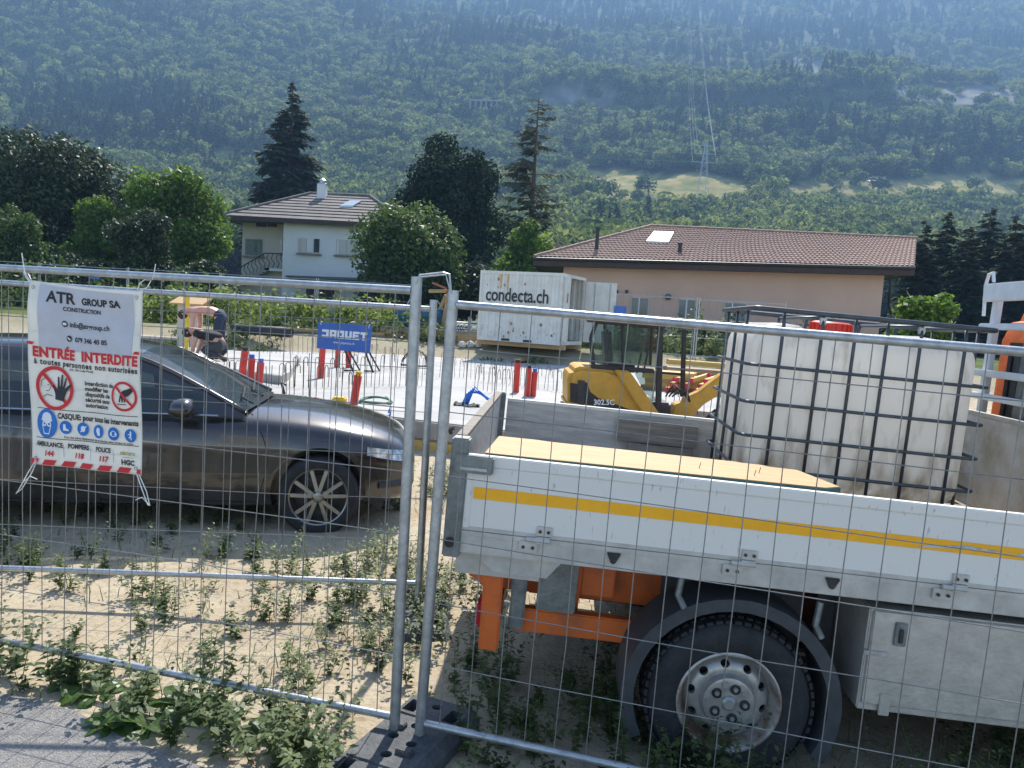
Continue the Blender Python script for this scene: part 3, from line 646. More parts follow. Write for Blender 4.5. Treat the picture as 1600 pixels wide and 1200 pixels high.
# far board : weathered planks
far = MB(); far.b2((.09, BWD-.028, PB), (BL-.03, BWD, PT+.005)); fb = far.build('far_side_board', ply_w, TR, bevel=.003)
MB().b2((.09, BWD-.036, PT+.005), (BL-.03, BWD+.006, PT+.025)).build('top_profile', white_paint, fb)
# head board, rack
HX = BL
hb_ = MB(); hb_.b2((HX, .03, .955), (HX+.035, BWD-.03, 1.56)); hb2 = hb_.build('head_board', mat('concrete_splashed', (.42, .37, .28), .8, 0, .3, 5, .4, 20, col2=(.62, .60, .55)), TR, bevel=.004)
MB().b2((HX-.004, .03, 1.56), (HX+.04, BWD-.03, 1.585)).build('top_profile', alu, hb2)
rk = mat('rack_white', (.66, .70, .72), .45, .1, .08, 8)
for z, h_ in ((2.35, .115), (2.13, .04), (1.83, .045), (1.68, .04)): MB().b2((HX+.05, .05, z-h_/2), (HX+.09, BWD-.02, z+h_/2)).build('rack_bar', rk, TR, bevel=.006)
for y in (.1, BWD-.1): MB().b2((HX+.09, y-.03, .95), (HX+.13, y+.03, 2.40)).build('rack_post', rk, TR, bevel=.005)
MB().tube([(HX+.07, BWD-.03, 2.2), (HX+.07, BWD+.0, 2.40), (HX+.07, BWD-.02, 2.47), (HX+.07, BWD-.07, 2.48), (HX+.07, BWD-.09, 2.42)], .011, 8).build('rack_hook', rk, TR)
MB().b2((HX+.10, 1.50, .9), (HX+.19, 1.68, 2.28)).build('air_duct', galv_d, TR, bevel=.02)
# chassis
for y in (.52, 1.5):
    MB().b2((.25, y, .56), (5.3, y+.09, .80)).build('chassis_rail', orange_p, TR, bevel=.006)
for x, z0, z1 in ((.46, .5, .83), (.62, .62, .8), (2.05, .52, .83)):
    MB().b2((x, .40, z0), (x+.16, .52, z1)).build('chassis_bracket', orange_p, TR, bevel=.008)
MB().b2((.32, .30, .45), (.95, .36, .56)).build('chassis_stay', orange_p, TR, bevel=.006)
MB().b2((.42, .3, .56), (.6, .38, .84)).build('frame_plate', galv_d, TR, bevel=.005)
MB().b2((.30, .24, .48), (.37, .40, .87)).build('stay_tube', galv_d, TR, bevel=.01)
MB().b2((.05, .10, .885-.12), (.42, .3, .885)).prism([(.12, .89), (.52, .89), (.45, .80), (.22, .80)], lambda u, v: (u, .05, v), lambda u, v: (u, .10, v)).build('frame_gusset', alu, TR)
def plate(y0, y1, nm):
    b = MB(); b.prism([(.12, .82), (.26, .86), (.27, .40), (.18, .40), (.175, .70), (.10, .74)], lambda u, v: (u, y0, v), lambda u, v: (u, y1, v)); return b.build(nm, orange_p, TR, bevel=.008)
plate(.16, .20, 'rear_bracket'); MB().b2((.2, .2, .44), (.26, 1.9, .56)).build('rear_beam', orange_p, TR, bevel=.01); plate(1.9, 1.94, 'rear_bracket')
for y in (.205, 1.76): MB().b2((.155, y, .48), (.198, y+.14, .6)).build('tail_lamp', mat('lamp_red', (.45, .01, .02), .25, 0, .1), TR, bevel=.012)
tw = MB(); tw.tube([(.3, 1.0, .55), (.16, 1.0, .54), (.085, 1.0, .57), (.075, 1.0, .66)], [.03, .026, .02, .016], 10); tw.lathe([(.001, .045), (.018, .035), (.026, .012), (.026, -.006), (.014, -.024)], (.075, 1.0, .70), n=14); tw.build('tow_ball', dark_m, TR, smooth=.8)
MB().tube([(.12, .25, .87), (.1, .25, .82), (.16, .25, .78)], .03, 8).build('rubber_bump', rubber, TR)
for z in (.45, .38): MB().b2((.75, .5, z-.02), (1.9, .58, z)).build('leaf_spring', dark_m, TR)
MB().cyl((1.28, .3, .35), (1.28, 1.85, .35), .06, n=12).build('axle', dark_m, TR)
MB().b2((.36, .66, .50), (.98, 1.48, .88)).build('shade_block_rear', black_m, TR, bevel=.02); MB().b2((1.0, .64, .45), (3.9, 1.48, .86)).build('shade_block_mid', black_m, TR, bevel=.04); MB().b2((1.75, 1.62, .42), (2.9, 2.05, .85)).build('shade_block_far', black_m, TR, bevel=.04); MB().b2((.4, 1.66, .46), (.85, 2.05, .85)).build('shade_block_corner', black_m, TR, bevel=.03)  # black masses added behind the rails to block light under the bed
MB().b2((.98, .30, .42), (1.62, .315, .86)).build('guard_shade_wall', black_m, TR)  # dark wall added behind the wheel to close the bright gap there
# wheels
def wheel(x, ysgn, y):
    wt = bpy.data.objects.new('wheel', None); COL.objects.link(wt); wt.parent = TR; wt.location = (x, y, .35); 
    if ysgn < 0: wt.rotation_euler = (0, 0, math.pi)
    R_ = .355; prof = [(.222, .01), (.25, -.004), (.30, -.012), (.332, .002), (.35, .03), (R_, .05), (R_, .165), (.35, .19), (.33, .215), (.25, .225), (.222, .21)]
    ty = MB(); ty.lathe(prof, (0, 0, 0), (0, 1, 0), 56); to = ty.build('tyre', rubber, wt, smooth=.6)
    tr_ = MB()
    for i in range(56):
        a = 2*math.pi*i/56
        for j, yy in enumerate((.028, .082, .137, .19)):
            aa = a+(.056 if j % 2 else 0); M = Matrix.Rotation(-aa, 3, 'Y'); rr = R_+.003 if 0 < j < 3 else R_-.002
            tr_.box(M @ Vector((rr, yy, 0)), (.014, .042, .027), M)
    tr_.build('tread', rubber, to, kind='stuff')
    hub_m = mat('hub_silver', (.42, .42, .41), .38, .65, .2, 10, .08, 30)
    rim_m = mat('rim_rusty', (.45, .43, .40), .5, .5, .2, 6, .1, 40, col2=(.22, .13, .085), thr=(.47, .62))
    rm = MB(); rm.lathe([(.218, .012), (.224, .004), (.216, .0), (.205, .012), (.2, .035), (.192, .06), (.185, .075)], (0, 0, 0), (0, 1, 0), 48); rm.build('rim', rim_m, wt, smooth=.7)
    # disc with oval holes, as a dished ring
    dk = MB(); dk.lathe([(.186, .078), (.178, .062), (.155, .04), (.130, .034), (.118, .036), (.118, .052), (.14, .055), (.178, .085)], (0, 0, 0), (0, 1, 0), 60, closed=True); dme = dk.mesh('disc', hub_m, .7)
    cut = MB()
    for i in range(10):
        a = 2*math.pi*(i+.25)/10; M = Matrix.Rotation(a, 3, 'Y'); c = M @ Vector((.157, 0, 0)); pts = [(.0155*math.cos(t), .02*math.sin(t)) for t in [2*math.pi*k/14 for k in range(14)]]
        cut.prism(pts, lambda u, v: tuple(c+M @ Vector((u, -.05, v))), lambda u, v: tuple(c+M @ Vector((u, .15, v))))
    dme = boolean_cut(dme, cut); dme.materials.clear(); dme.materials.append(hub_m); smooth_by(dme, .7); put('disc', dme, wt)
    cap = MB(); cap.lathe([(.0, -.012), (.022, -.012), (.03, -.004), (.034, .004), (.058, .006), (.09, .002), (.108, .006), (.116, .02), (.118, .045)], (0, 0, 0), (0, 1, 0), 40); cb = cap.build('hub_cover', hub_m, wt, smooth=.6)
    for i in range(5):
        a = 2*math.pi*(i+.25)/5; c = Vector((math.sin(a)*.068, 0, math.cos(a)*.068))
        MB().lathe([(.0, .002), (.019, .0025), (.0215, -.004), (.0225, .004)], c, (0, 1, 0), 16).build('nut_well', dark_m, cb)
        MB().cyl(c+Vector((0, .0, 0)), c+Vector((0, -.007, 0)), .012, .010, n=6).build('wheel_nut', hub_m, cb)
        a2 = a+math.pi/5; M = Matrix.Rotation(a2, 3, 'Y'); MB().box(M @ Vector((0, -.0, .083)), (.028, .008, .03), M).build('cover_lug', hub_m, cb, bevel=.003)
    dd = MB(); dd.cyl((0, .1, 0), (0, .2, 0), .17, n=24); dd.build('brake_drum', dark_m, wt)
    return wt
wheel(1.28, 1, .045); wheel(1.28, -1, BWD-.045)
mg = MB(); n_ = 26
def mud(i, r, y): a = lerp(rad(-28), rad(208), i/(n_-1)); return (1.28-r*math.cos(a)*1.02, y, .36+r*math.sin(a))
for i in range(n_-1):
    for (ra, ya, rb_, yb) in ((.40, .03, .40, .30), (.40, .03, .455, .025), (.455, .025, .455, .30)):
        k = len(mg.v); mg.v += [mud(i, ra, ya), mud(i+1, ra, ya), mud(i+1, rb_, yb), mud(i, rb_, yb)]; mg.f.append((k, k+1, k+2, k+3))
mgd = mg.mesh('mudguard', mat('mudguard', (.05, .055, .062), .6, 0, .2, 12, .1, 60), .8)
bm = bmesh.new(); bm.from_mesh(mgd); bmesh.ops.remove_doubles(bm, verts=bm.verts, dist=.001); bmesh.ops.recalc_face_normals(bm, faces=bm.faces); bm.to_mesh(mgd); bm.free(); smooth_by(mgd, .6); put('mudguard', mgd, TR)
m2 = put('mudguard', mgd, TR); m2.location = (0, BWD, 0); m2.scale = (1, -1, 1)
for x, z in ((1.02, .80), (1.6, .74)): MB().tube([(x, .04, z+.1), (x-.01, .035, z), (x+.02, .03, z-.05)], .014, 6).build('guard_bracket', galv_d, TR)
# tool box
bxm = mat('box_aluminium', (.50, .485, .44), .48, .45, .12, 12, .15, 40, detail=9)
tbx = MB(); tbx.b2((1.80, .03, .405), (2.95, .5, .845)); box = tbx.build('tool_box', bxm, TR, bevel=.006)
MB().b2((1.812, .022, .435), (2.94, .03, .838)).build('box_door', bxm, box, bevel=.004)
for x in (1.93, 2.58):
    l_ = MB(); l_.b2((x-.026, .012, .70), (x+.026, .022, .80)); lo = l_.build('box_latch', galv_d, box, bevel=.004)
    MB().b2((x-.009, .004, .715), (x+.009, .012, .775)).build('latch_handle', dark_m, lo, bevel=.003)
    h = MB(); h.b2((x-.045, .014, .395), (x+.0, .022, .49)); h.build('box_hinge', bxm, box, bevel=.003)
for x0, x1 in ((1.79, 1.89), (2.62, 2.95)): MB().b2((x0, .012, .648), (x1, .022, .668)).build('box_strap', galv, box, bevel=.002)
MB().b2((1.70, .35, .5), (1.78, 1.6, .9)).build('cross_member', dark_m, TR)
# cab
CX = HX+.2
cabm = MB(); prof = [(0, .55), (0, 2.05), (.06, 2.22), (.2, 2.27), (.95, 2.25), (1.15, 2.15), (1.6, 1.35), (1.75, 1.2), (1.82, .8), (1.82, .45), (1.4, .42), (.2, .45)]
cabm.prism(prof, lambda u, v: (CX+u, .12, v), lambda u, v: (CX+u, BWD+.0, v)); cab = cabm.build('cab', orange_p, TR, bevel=.05, smooth=.5)
glas = glass_mat('dark_glass', (.35, .42, .42), .75)
MB().b2((CX-.012, .4, 1.42), (CX-.002, BWD-.22, 2.0)).build('rear_window', glas, cab, bevel=.02)
MB().b2((CX-.02, .36, 1.38), (CX-.004, BWD-.18, 1.42)).b2((CX-.02, .36, 2.0), (CX-.004, BWD-.18, 2.04)).b2((CX-.02, BWD-.22, 1.42), (CX-.004, BWD-.18, 2.0)).b2((CX-.02, .36, 1.42), (CX-.004, .4, 2.0)).build('window_seal', black_m, cab)
for y in (.115, BWD-.055): MB().prism([(.25, 1.4), (1.3, 1.4), (1.02, 2.05), (.25, 2.1)], lambda u, v: (CX+u, y-.004, v), lambda u, v: (CX+u, y+.004, v)).build('side_window', glas, cab)
for x, sg_ in ((CX+1.05, 1),): wheel(x, 1, .045); wheel(x, -1, BWD-.045)

TRM = Matrix.Translation(TR.location) @ TR.rotation_euler.to_matrix().to_4x4()
def on_truck(o, loc, rz=0):
    M = TRM @ Matrix.Translation(loc) @ Matrix.Rotation(rz, 4, 'Z'); o.location = M.to_translation(); o.rotation_euler = M.to_euler()
# formwork panel on bearers
fp = thing('formwork_panel', 'yellow formwork panel with dark green edge lying along the truck side', 'panel')
on_truck(fp, (.12, .02, PT+.004))
b = MB(); b.slab([(.02, .02), (1.45, .06), (1.53, .12), (1.44, .47), (1.2, .475), (1.17, .49), (.28, .49), (.22, .505), (.04, .5)], 0, .003); 
b2_ = MB(); b2_.slab([(.015, .017), (1.452, .056), (1.536, .12), (1.445, .474), (.035, .506)], -.026, -.0005); b2_.build('core', mat('edge_green', (.015, .075, .085), .6, 0, .2, 10), fp); b.build('face', formply, fp)
nl = MB()
for x, y in ((.95, .2), (1.18, .16), (1.22, .24)): nl.cyl((x, y, 0), (x+.006, y, .03), .0016, n=5)
nl.build('nails', dark_m, fp)
for i, x in enumerate((.4, 1.3)):
    o = MB().b2((-.06, .1, 0), (.06, .5, PT-.99-.024)).build('timber_bearer', timber, None, bevel=.004, label=('left', 'right')[i]+' timber bearer on the truck bed under the formwork panel', cat='timber', group='bearers under the panel'); on_truck(o, (x, 0, .991))
# grey planks leaning on far board
for i, (x0, x1, z0, z1, dy) in enumerate(((.85, 1.39, .14, .29, .035), (.93, 1.37, .0, .135, .06))):
    o = MB().b2((x0, BWD-.03-dy-.03, 0), (x1, BWD-.03-dy, z1-z0)).build('plank', wood, None, bevel=.004, label=('upper', 'lower')[i]+' grey plank on edge against the far truck board', cat='plank', group='planks on the truck bed'); on_truck(o, (0, 0, .991+z0))
# brown timber near the head board
o = MB().beam((2.62, .62, .03), (3.05, .35, .05), .07, .05).beam((2.66, .56, .075), (3.0, .45, .1), .05, .04).build('timber_offcut', timber, None, bevel=.004, label='brown timber offcut on the bed beside the water tank', cat='timber'); on_truck(o, (0, 0, .991))

for i, y in enumerate((1.2, 1.9)):
    o = MB().b2((1.45, y-.05, 0), (2.7, y+.05, .083)).build('timber_bearer', timber, None, bevel=.004, label=('near', 'far')[i]+' timber bearer under the white tank', cat='timber', group='bearers under the tank'); on_truck(o, (0, 0, .991))
# ------------------------------------------------------------------ caged tank
IB = thing('water_tank', 'white plastic tank in a dark tube cage on the truck bed', 'tank'); on_truck(IB, (1.455, 1.12, 1.075), rad(-1.0))
IL, IW, IH = 1.25, .92, .96
tk = bpy.data.materials.new('tank_plastic'); tk.use_nodes = True; n = tk.node_tree; b = n.nodes['Principled BSDF']; tc = n.nodes.new('ShaderNodeTexCoord')
mp = n.nodes.new('ShaderNodeMapping'); mp.inputs['Scale'].default_value = (6, 6, 2); n.links.new(tc.outputs['Object'], mp.inputs[0])
t1 = n.nodes.new('ShaderNodeTexNoise'); t1.inputs['Scale'].default_value = 2.2; t1.inputs['Detail'].default_value = 10; n.links.new(mp.outputs[0], t1.inputs['Vector'])
sx_ = n.nodes.new('ShaderNodeSeparateXYZ'); n.links.new(tc.outputs['Object'], sx_.inputs[0])
mr = n.nodes.new('ShaderNodeMapRange'); mr.inputs[1].default_value = .42; mr.inputs[2].default_value = 0; mr.inputs[3].default_value = -.05; mr.inputs[4].default_value = .24; n.links.new(sx_.outputs[2], mr.inputs[0])
ad = n.nodes.new('ShaderNodeMath'); n.links.new(t1.outputs[0], ad.inputs[0]); n.links.new(mr.outputs[0], ad.inputs[1])
cr = n.nodes.new('ShaderNodeValToRGB'); e = cr.color_ramp.elements; e[0].position = .5; e[0].color = (.82, .81, .77, 1); e[1].position = .86; e[1].color = (.30, .25, .18, 1); n.links.new(ad.outputs[0], cr.inputs[0])
n.links.new(cr.outputs[0], b.inputs['Base Color']); b.inputs['Roughness'].default_value = .4; b.inputs['Subsurface Weight'].default_value = .0
tl = n.nodes.new('ShaderNodeBsdfTranslucent'); mxs = n.nodes.new('ShaderNodeMixShader'); mxs.inputs[0].default_value = .6; n.links.new(cr.outputs[0], tl.inputs[0]); n.links.new(b.outputs[0], mxs.inputs[1]); n.links.new(tl.outputs[0], mxs.inputs[2]); n.links.new(mxs.outputs[0], n.nodes['Material Output'].inputs[0])
bt = MB(); bt.b2((.02, .02, 0), (IL-.02, IW-.02, IH-.04)); bme = bt.mesh('bottle', tk)
bm = bmesh.new(); bm.from_mesh(bme); bmesh.ops.bevel(bm, geom=bm.edges[:], offset=.12, segments=8, affect='EDGES', profile=.5)
bmesh.ops.subdivide_edges(bm, edges=[e_ for e_ in bm.edges if e_.calc_length() > .3], cuts=14, use_grid_fill=True)
for v in bm.verts:
    x, y, z = v.co
    if z > IH-.075: v.co.z -= .045*smoothstep(.28, .36, x)*(1-smoothstep(.82, .9, x)) - .012*math.sin(x*9)
    if y < .05: v.co.y -= .012*math.sin(max(0, min(1, x/IL))*math.pi)*math.sin(max(0, min(1, z/IH))*math.pi) - .004*nz(x*4, z*4)
bm.to_mesh(bme); bm.free(); bme.shade_smooth(); bot = put('bottle', bme, IB)
MB().lathe([(.0, .06), (.1, .06), (.115, .05), (.118, .0), (.118, -.06)], (.56, .5, IH-.045), n=28).build('red_lid', mat('lid_red', (.7, .04, .02), .4, 0, .08), IB, smooth=.6)
lr = MB()
for i in range(20): a = i*2*math.pi/20; lr.box((.56+.118*math.cos(a), .5+.118*math.sin(a), IH-.02), (.012, .012, .05), Matrix.Rotation(a, 3, 'Z'))
lr.build('lid_grip', MATS['lid_red'], IB)
MB().tube([(.80, .12, IH-.09), (.81, .12, IH-.045), (.87, .12, IH-.045), (.88, .12, IH-.09)], .008, 6).build('lifting_lug', tk, IB, smooth=True)
cage = mat('cage_tube', (.075, .09, .105), .45, .5, .2, 15)
def rnd_rect(z, o=.0, r=.06):
    pts = []
    for (cx_, cy_, a0) in ((IL+o-r, -o+r, -90), (IL+o-r, IW+o-r, 0), (-o+r, IW+o-r, 90), (-o+r, -o+r, 180)):
        for k in range(6): a = rad(a0+18*k); pts.append((cx_+r*math.cos(a), cy_+r*math.sin(a), z))
    return pts+[pts[0]]
for z in (.12, .30, .485, .69): MB().tube(rnd_rect(z, .016), .0095, 8, False).build('cage_tube', cage, IB, smooth=True)
for fx in (.12, .285, .425, .56, .70, .885):
    for y in (-.006, IW+.006): MB().tube([(fx*IL, y, 0), (fx*IL, y, IH-.03), (fx*IL, y+(.02 if y < 0 else -.02), IH+.03)], .0095, 8).build('cage_tube', cage, IB, smooth=True)
for fy in (.2, .5, .8):
    for x in (-.006, IL+.006): MB().tube([(x, fy*IW, 0), (x, fy*IW, IH+.03)], .0095, 8).build('cage_tube', cage, IB, smooth=True)
MB().tube(rnd_rect(IH+.038, .008, .03), .015, 8, False).build('cage_rim', cage, IB, smooth=True)
for fx in (.285, .70): MB().tube([(fx*IL, 0, IH+.02), (fx*IL, IW, IH+.02)], .01, 6).build('top_bar', cage, IB, smooth=True); MB().b2((fx*IL-.018, -.004, IH-.02), (fx*IL+.018, .014, IH+.02)).build('cage_bracket', galv, IB, bevel=.004)
# ------------------------------------------------------------------ the parked car (local: x forward, y to its left, z up)
CAR = thing('parked_car', 'dark grey brown estate car parked behind the banner fence', 'car', (-3.16, 6.64, .01), rad(10.5))
paint = mat('car_paint', (.04, .036, .035), .25, .35, .1, 40, coat=1, spec=.6)
cs_x = [-2.31, -2.27, -2.15, -1.9, -1.5, -1.0, -.4, .2, .75, 1.05, 1.35, 1.65, 1.9, 2.08, 2.2, 2.27, 2.31]
cs_w = [.60, .72, .82, .875, .895, .90, .90, .90, .90, .898, .897, .888, .86, .80, .71, .60, .46]
cs_t = [.78, .86, .92, .95, .955, .945, .93, .92, .915, .905, .885, .85, .80, .75, .70, .645, .57]
cs_b = [.40, .33, .28, .24, .20, .19, .19, .19, .19, .19, .2, .21, .22, .23, .24, .27, .32]
cs_c = [.02, .02, .02, .02, .02, .02, .02, .02, .05, .075, .075, .07, .06, .05, .04, .03, .02]
def cint(x, arr): 
    return float(np.interp(x, cs_x, arr))
def csec(x):
    wv, t, bz, c = cint(x, cs_w), cint(x, cs_t), cint(x, cs_b), cint(x, cs_c)
    h = t-bz
    return [(0, bz), (wv*.82, bz), (wv*.955, bz+.04), (wv*.985, bz+.16*h), (wv*1.0, bz+.42*h), (wv*.985, bz+.60*h), (wv*.992, bz+.66*h), (wv*.99, bz+.72*h), (wv*.965, bz+.86*h), (wv*.93, bz+.95*h), (wv*.86, t+.005), (wv*.78, t+.018+c*.15), (wv*.66, t+.02+c*.5), (wv*.5, t+.02+c*.75), (wv*.25, t+.02+c*.95), (0, t+.02+c)]
xs = []
for a, c in zip(cs_x[:-1], cs_x[1:]): xs += list(np.linspace(a, c, 4)[:-1])
xs.append(cs_x[-1])
def sm(arr):  # smooth station values
    v = np.interp(xs, cs_x, arr); 
    for _ in range(3): v[1:-1] = .25*v[:-2]+.5*v[1:-1]+.25*v[2:]
    return v
SW_, ST_, SB_, SC_ = sm(cs_w), sm(cs_t), sm(cs_b), sm(cs_c)
def cint(x, arr): return float(np.interp(x, xs, {id(cs_w): SW_, id(cs_t): ST_, id(cs_b): SB_, id(cs_c): SC_}[id(arr)]))
body = MB(); nS = 30
for x in xs:
    s_ = csec(x); full = s_+[(-a, c) for a, c in s_[-2:0:-1]]
    body.v += [(x, a, c) for a, c in full]
nf = len(full)
body.f = [(i*nf+k, i*nf+(k+1) % nf, (i+1)*nf+(k+1) % nf, (i+1)*nf+k) for i in range(len(xs)-1) for k in range(nf)] + [tuple(range(nf-1, -1, -1)), tuple((len(xs)-1)*nf+k for k in range(nf))]
bme = body.mesh('body', paint)
AXF, AXR, WR = 1.53, -1.28, .322
cut = MB()
for ax in (AXF, AXR):
    for s_ in (-1, 1): cut.cyl((ax, s_*.60, WR+.01), (ax, s_*1.2, WR+.01), .372, n=48)
cut.b2((.98, -.62, .6), (1.10, .62, 1.2)) if False else None
bme = boolean_cut(bme, cut); bme.materials.clear(); bme.materials.append(paint); smooth_by(bme, .75); bod = put('body', bme, CAR)
def side_pt(x, z, off=.001, s=-1):
    sec = csec(x)[1:]; zz = [p[1] for p in sec]; yy = [p[0] for p in sec]; return Vector((x, s*(float(np.interp(z, zz, yy))+off), z))
gap_m = mat('panel_gap', (.004, .004, .004), .8)
def gap(pts, nm='panel_gap'): MB().tube([side_pt(x, z, -.0008) for x, z in pts], .0042, 5).build(nm, gap_m, bod)
gap([(.98, .93), (1.02, .88), (1.08, .8), (1.12, .7), (1.13, .58), (1.11, .45), (1.08, .33), (1.06, .24)])
gap([(-.12, .92), (-.12, .7), (-.12, .5), (-.1, .3), (-.08, .24)]); gap([(-1.0, .93), (-.98, .8), (-.92, .66), (-.9, .5), (-.8, .36), (-.72, .25)])
gap([(x, .262) for x in np.linspace(-.72, 1.06, 12)])
# greenhouse
gh_x = [-2.12, -1.85, -1.3, -.6, -.15, .12, .44, .94]; gh_z = [1.15, 1.36, 1.415, 1.435, 1.425, 1.39, 1.24, .965]
gh = MB(); ns_ = []
xsg = list(np.linspace(-2.12, .94, 34)); zt_ = np.interp(xsg, gh_x, gh_z)
for _ in range(2): zt_[1:-1] = .25*zt_[:-2]+.5*zt_[1:-1]+.25*zt_[2:]
def ghsec(x, zt):
    bw = .865 if x < .7 else lerp(.865, .8, (x-.7)/.4); tw = lerp(.80, .60, min(1, max(0, (zt-.95)/.48)))
    zb = .93; h = zt-zb
    return [(bw, zb), (lerp(bw, tw, .35), zb+.35*h), (lerp(bw, tw, .7), zb+.7*h), (tw+.005, zb+.9*h), (tw-.06, zb+.975*h), (tw-.2, zb+1.0*h+.005), (tw*.4, zb+h+.018), (0, zb+h+.022)]
for x, zt in zip(xsg, zt_):
    s_ = ghsec(x, zt); gh.v += [(x, -a, c) for a, c in s_]+[(x, a, c) for a, c in s_[-2::-1]]
ng = 15
gh.f = [(i*ng+k, i*ng+k+1, (i+1)*ng+k+1, (i+1)*ng+k) for i in range(len(xsg)-1) for k in range(ng-1)]
# classify faces: roof / glass / windscreen
gcar = glass_mat('car_glass', (.42, .52, .56), .62, .02)
roofm, sidem, windm = MB(), MB(), MB()
for f_ in gh.f:
    c = sum((Vector(gh.v[i]) for i in f_), Vector())/4; k = f_[0] % ng
    ps = [gh.v[i] for i in f_]
    if c.x > .14 and 3 <= k <= 10: windm.add(ps, [(0, 1, 2, 3)])
    elif k in (0, 1, 12, 13) and -1.75 < c.x < .68: sidem.add(ps, [(0, 1, 2, 3)])
    else: roofm.add(ps, [(0, 1, 2, 3)])
def weld(mb, nm, m, par, sm_=.6):
    me = mb.mesh(nm, m); bm = bmesh.new(); bm.from_mesh(me); bmesh.ops.remove_doubles(bm, verts=bm.verts, dist=.0005); bmesh.ops.recalc_face_normals(bm, faces=bm.faces); bm.to_mesh(me); bm.free(); smooth_by(me, sm_); return put(nm, me, par)
weld(roofm, 'roof', paint, CAR, .7); weld(windm, 'windscreen', gcar, CAR); sw = weld(sidem, 'side_windows', gcar, CAR)
chrome = mat('chrome', (.6, .6, .6), .15, 1, .03); trim = mat('black_trim', (.012, .012, .014), .3, 0, .1)
for s_ in (-1, 1):
    MB().tube([(x, s_*(.868), .935) for x in np.linspace(-1.75, .75, 8)], .008, 5).build('window_trim', chrome, CAR)
    for x0 in (-.12, -1.02):
        zt = float(np.interp(x0, xsg, zt_)); P = ghsec(x0, zt)
        q4 = [(x0-.04, s_*(P[j][0]+.004), P[j][1]) for j in (0, 1, 2)]+[(x0+.04, s_*(P[j][0]+.004), P[j][1]) for j in (2, 1, 0)]
        MB().add(q4, [(0, 1, 4, 5), (1, 2, 3, 4)]).build('door_pillar', trim, CAR)
    A = [(x, s_*(ghsec(x, z)[3][0]+.004), ghsec(x, z)[3][1]+.003) for x, z in zip(xsg, zt_) if -.1 < x <= .94]; MB().tube(A, .019, 8).build('roof_pillar', paint, CAR, smooth=True)
    # mirror
    mr_ = MB(); mr_.lathe([(.0, -.1), (.05, -.095), (.075, -.05), (.08, .02), (.07, .07), (.0, .085)], (0, 0, 0), (1, 0, 0), 20)
    mm = mr_.mesh('mirror', paint, True); mm.transform(Matrix.Translation((.52, s_*1.0, 1.0)) @ Matrix.Diagonal((.95, 1.6, 1.0, 1))); mo = put('mirror', mm, CAR)
    MB().beam((.54, s_*.84, .93), (.53, s_*.95, .94), .07, .03).build('mirror_arm', trim, mo, bevel=.008)
    for x in (-.28, -1.1) : 
        p0 = side_pt(x-.1, .80, .012, s_); p1 = side_pt(x+.1, .80, .012, s_); MB().tube([p0-Vector((0, s_*.014, 0)), p0, p1, p1-Vector((0, s_*.014, 0))], .011, 8).build('door_handle', paint, CAR, smooth=True)
    # headlight: lens over the corner
    lens = MB(); nl_ = 9
    def hl(u, v): 
        x = lerp(1.90, 2.275, u); z0, z1 = lerp(.645, .56, u), lerp(.715, .66, u); z = lerp(z0, z1, v)-.0*u
        p = side_pt(x, z, .004, s_); return p
    lens.grid(hl, 14, 6); weld(lens, 'headlight', mat('lamp_lens', (.55, .58, .6), .1, .3, .5, 25, coat=1), CAR, .9)
    MB().tube([hl(u, 0)+Vector((0, s_*.003, 0)) for u in np.linspace(0, 1, 8)], .006, 5).build('headlight_rim', trim, CAR)
    MB().tube([side_pt(x, .40, .002, s_) for x in (2.0, 2.1, 2.2, 2.26)], .03, 6).build('bumper_intake', trim, CAR)
    MB().grid(lambda u, v: tuple(side_pt(lerp(-2.28, -1.95, u), lerp(.72, .86, v), .004, s_)), 8, 5).build('tail_light', MATS['lamp_red'], CAR, smooth=True)
# grille, cowl, wiper, badge, plate
for s_ in (-1, 1): MB().b2((2.245, s_*.05 if s_ > 0 else -.27, .53), (2.31, .27 if s_ > 0 else -.05, .64)).build('kidney_grille', trim, CAR, bevel=.02)
MB().grid(lambda u, v: (lerp(.90, 1.04, v)-.10*abs(2*u-1)**2, lerp(-.72, .72, u), lerp(.985, .995, v)-.045*abs(2*u-1)**2+.012), 14, 4).build('cowl_panel', trim, CAR)
for y in (-.62, -.05): MB().tube([(.97, y, 1.01), (.87, y+.12, 1.04), (.82, y+.55, 1.08)], .009, 6).build('wiper', trim, CAR)
MB().b2((-.5, -.6, .5), (.3, .6, .72)).build('cabin_floor', trim, CAR)
for y in (-.38, .38): 
    st_ = MB(); st_.b2((-.35, y-.24, .7), (.15, y+.24, .82)); st_.box((-.42, y, 1.0), (.12, .44, .55), Matrix.Rotation(rad(-14), 3, 'Y')); st_.box((-.5, y, 1.28), (.09, .24, .14)); st_.build('seat', trim, CAR, bevel=.03)
MB().lathe([(.17, 0), (.19, .01), (.17, .02)], (.42, .38, .98), (-.8, 0, .5), 20).build('steering_wheel', trim, CAR); MB().b2((.4, -.75, .85), (.85, .75, .97)).build('dashboard', trim, CAR, bevel=.04)
alloy = mat('alloy', (.32, .31, .29), .32, .8, .1, 12)
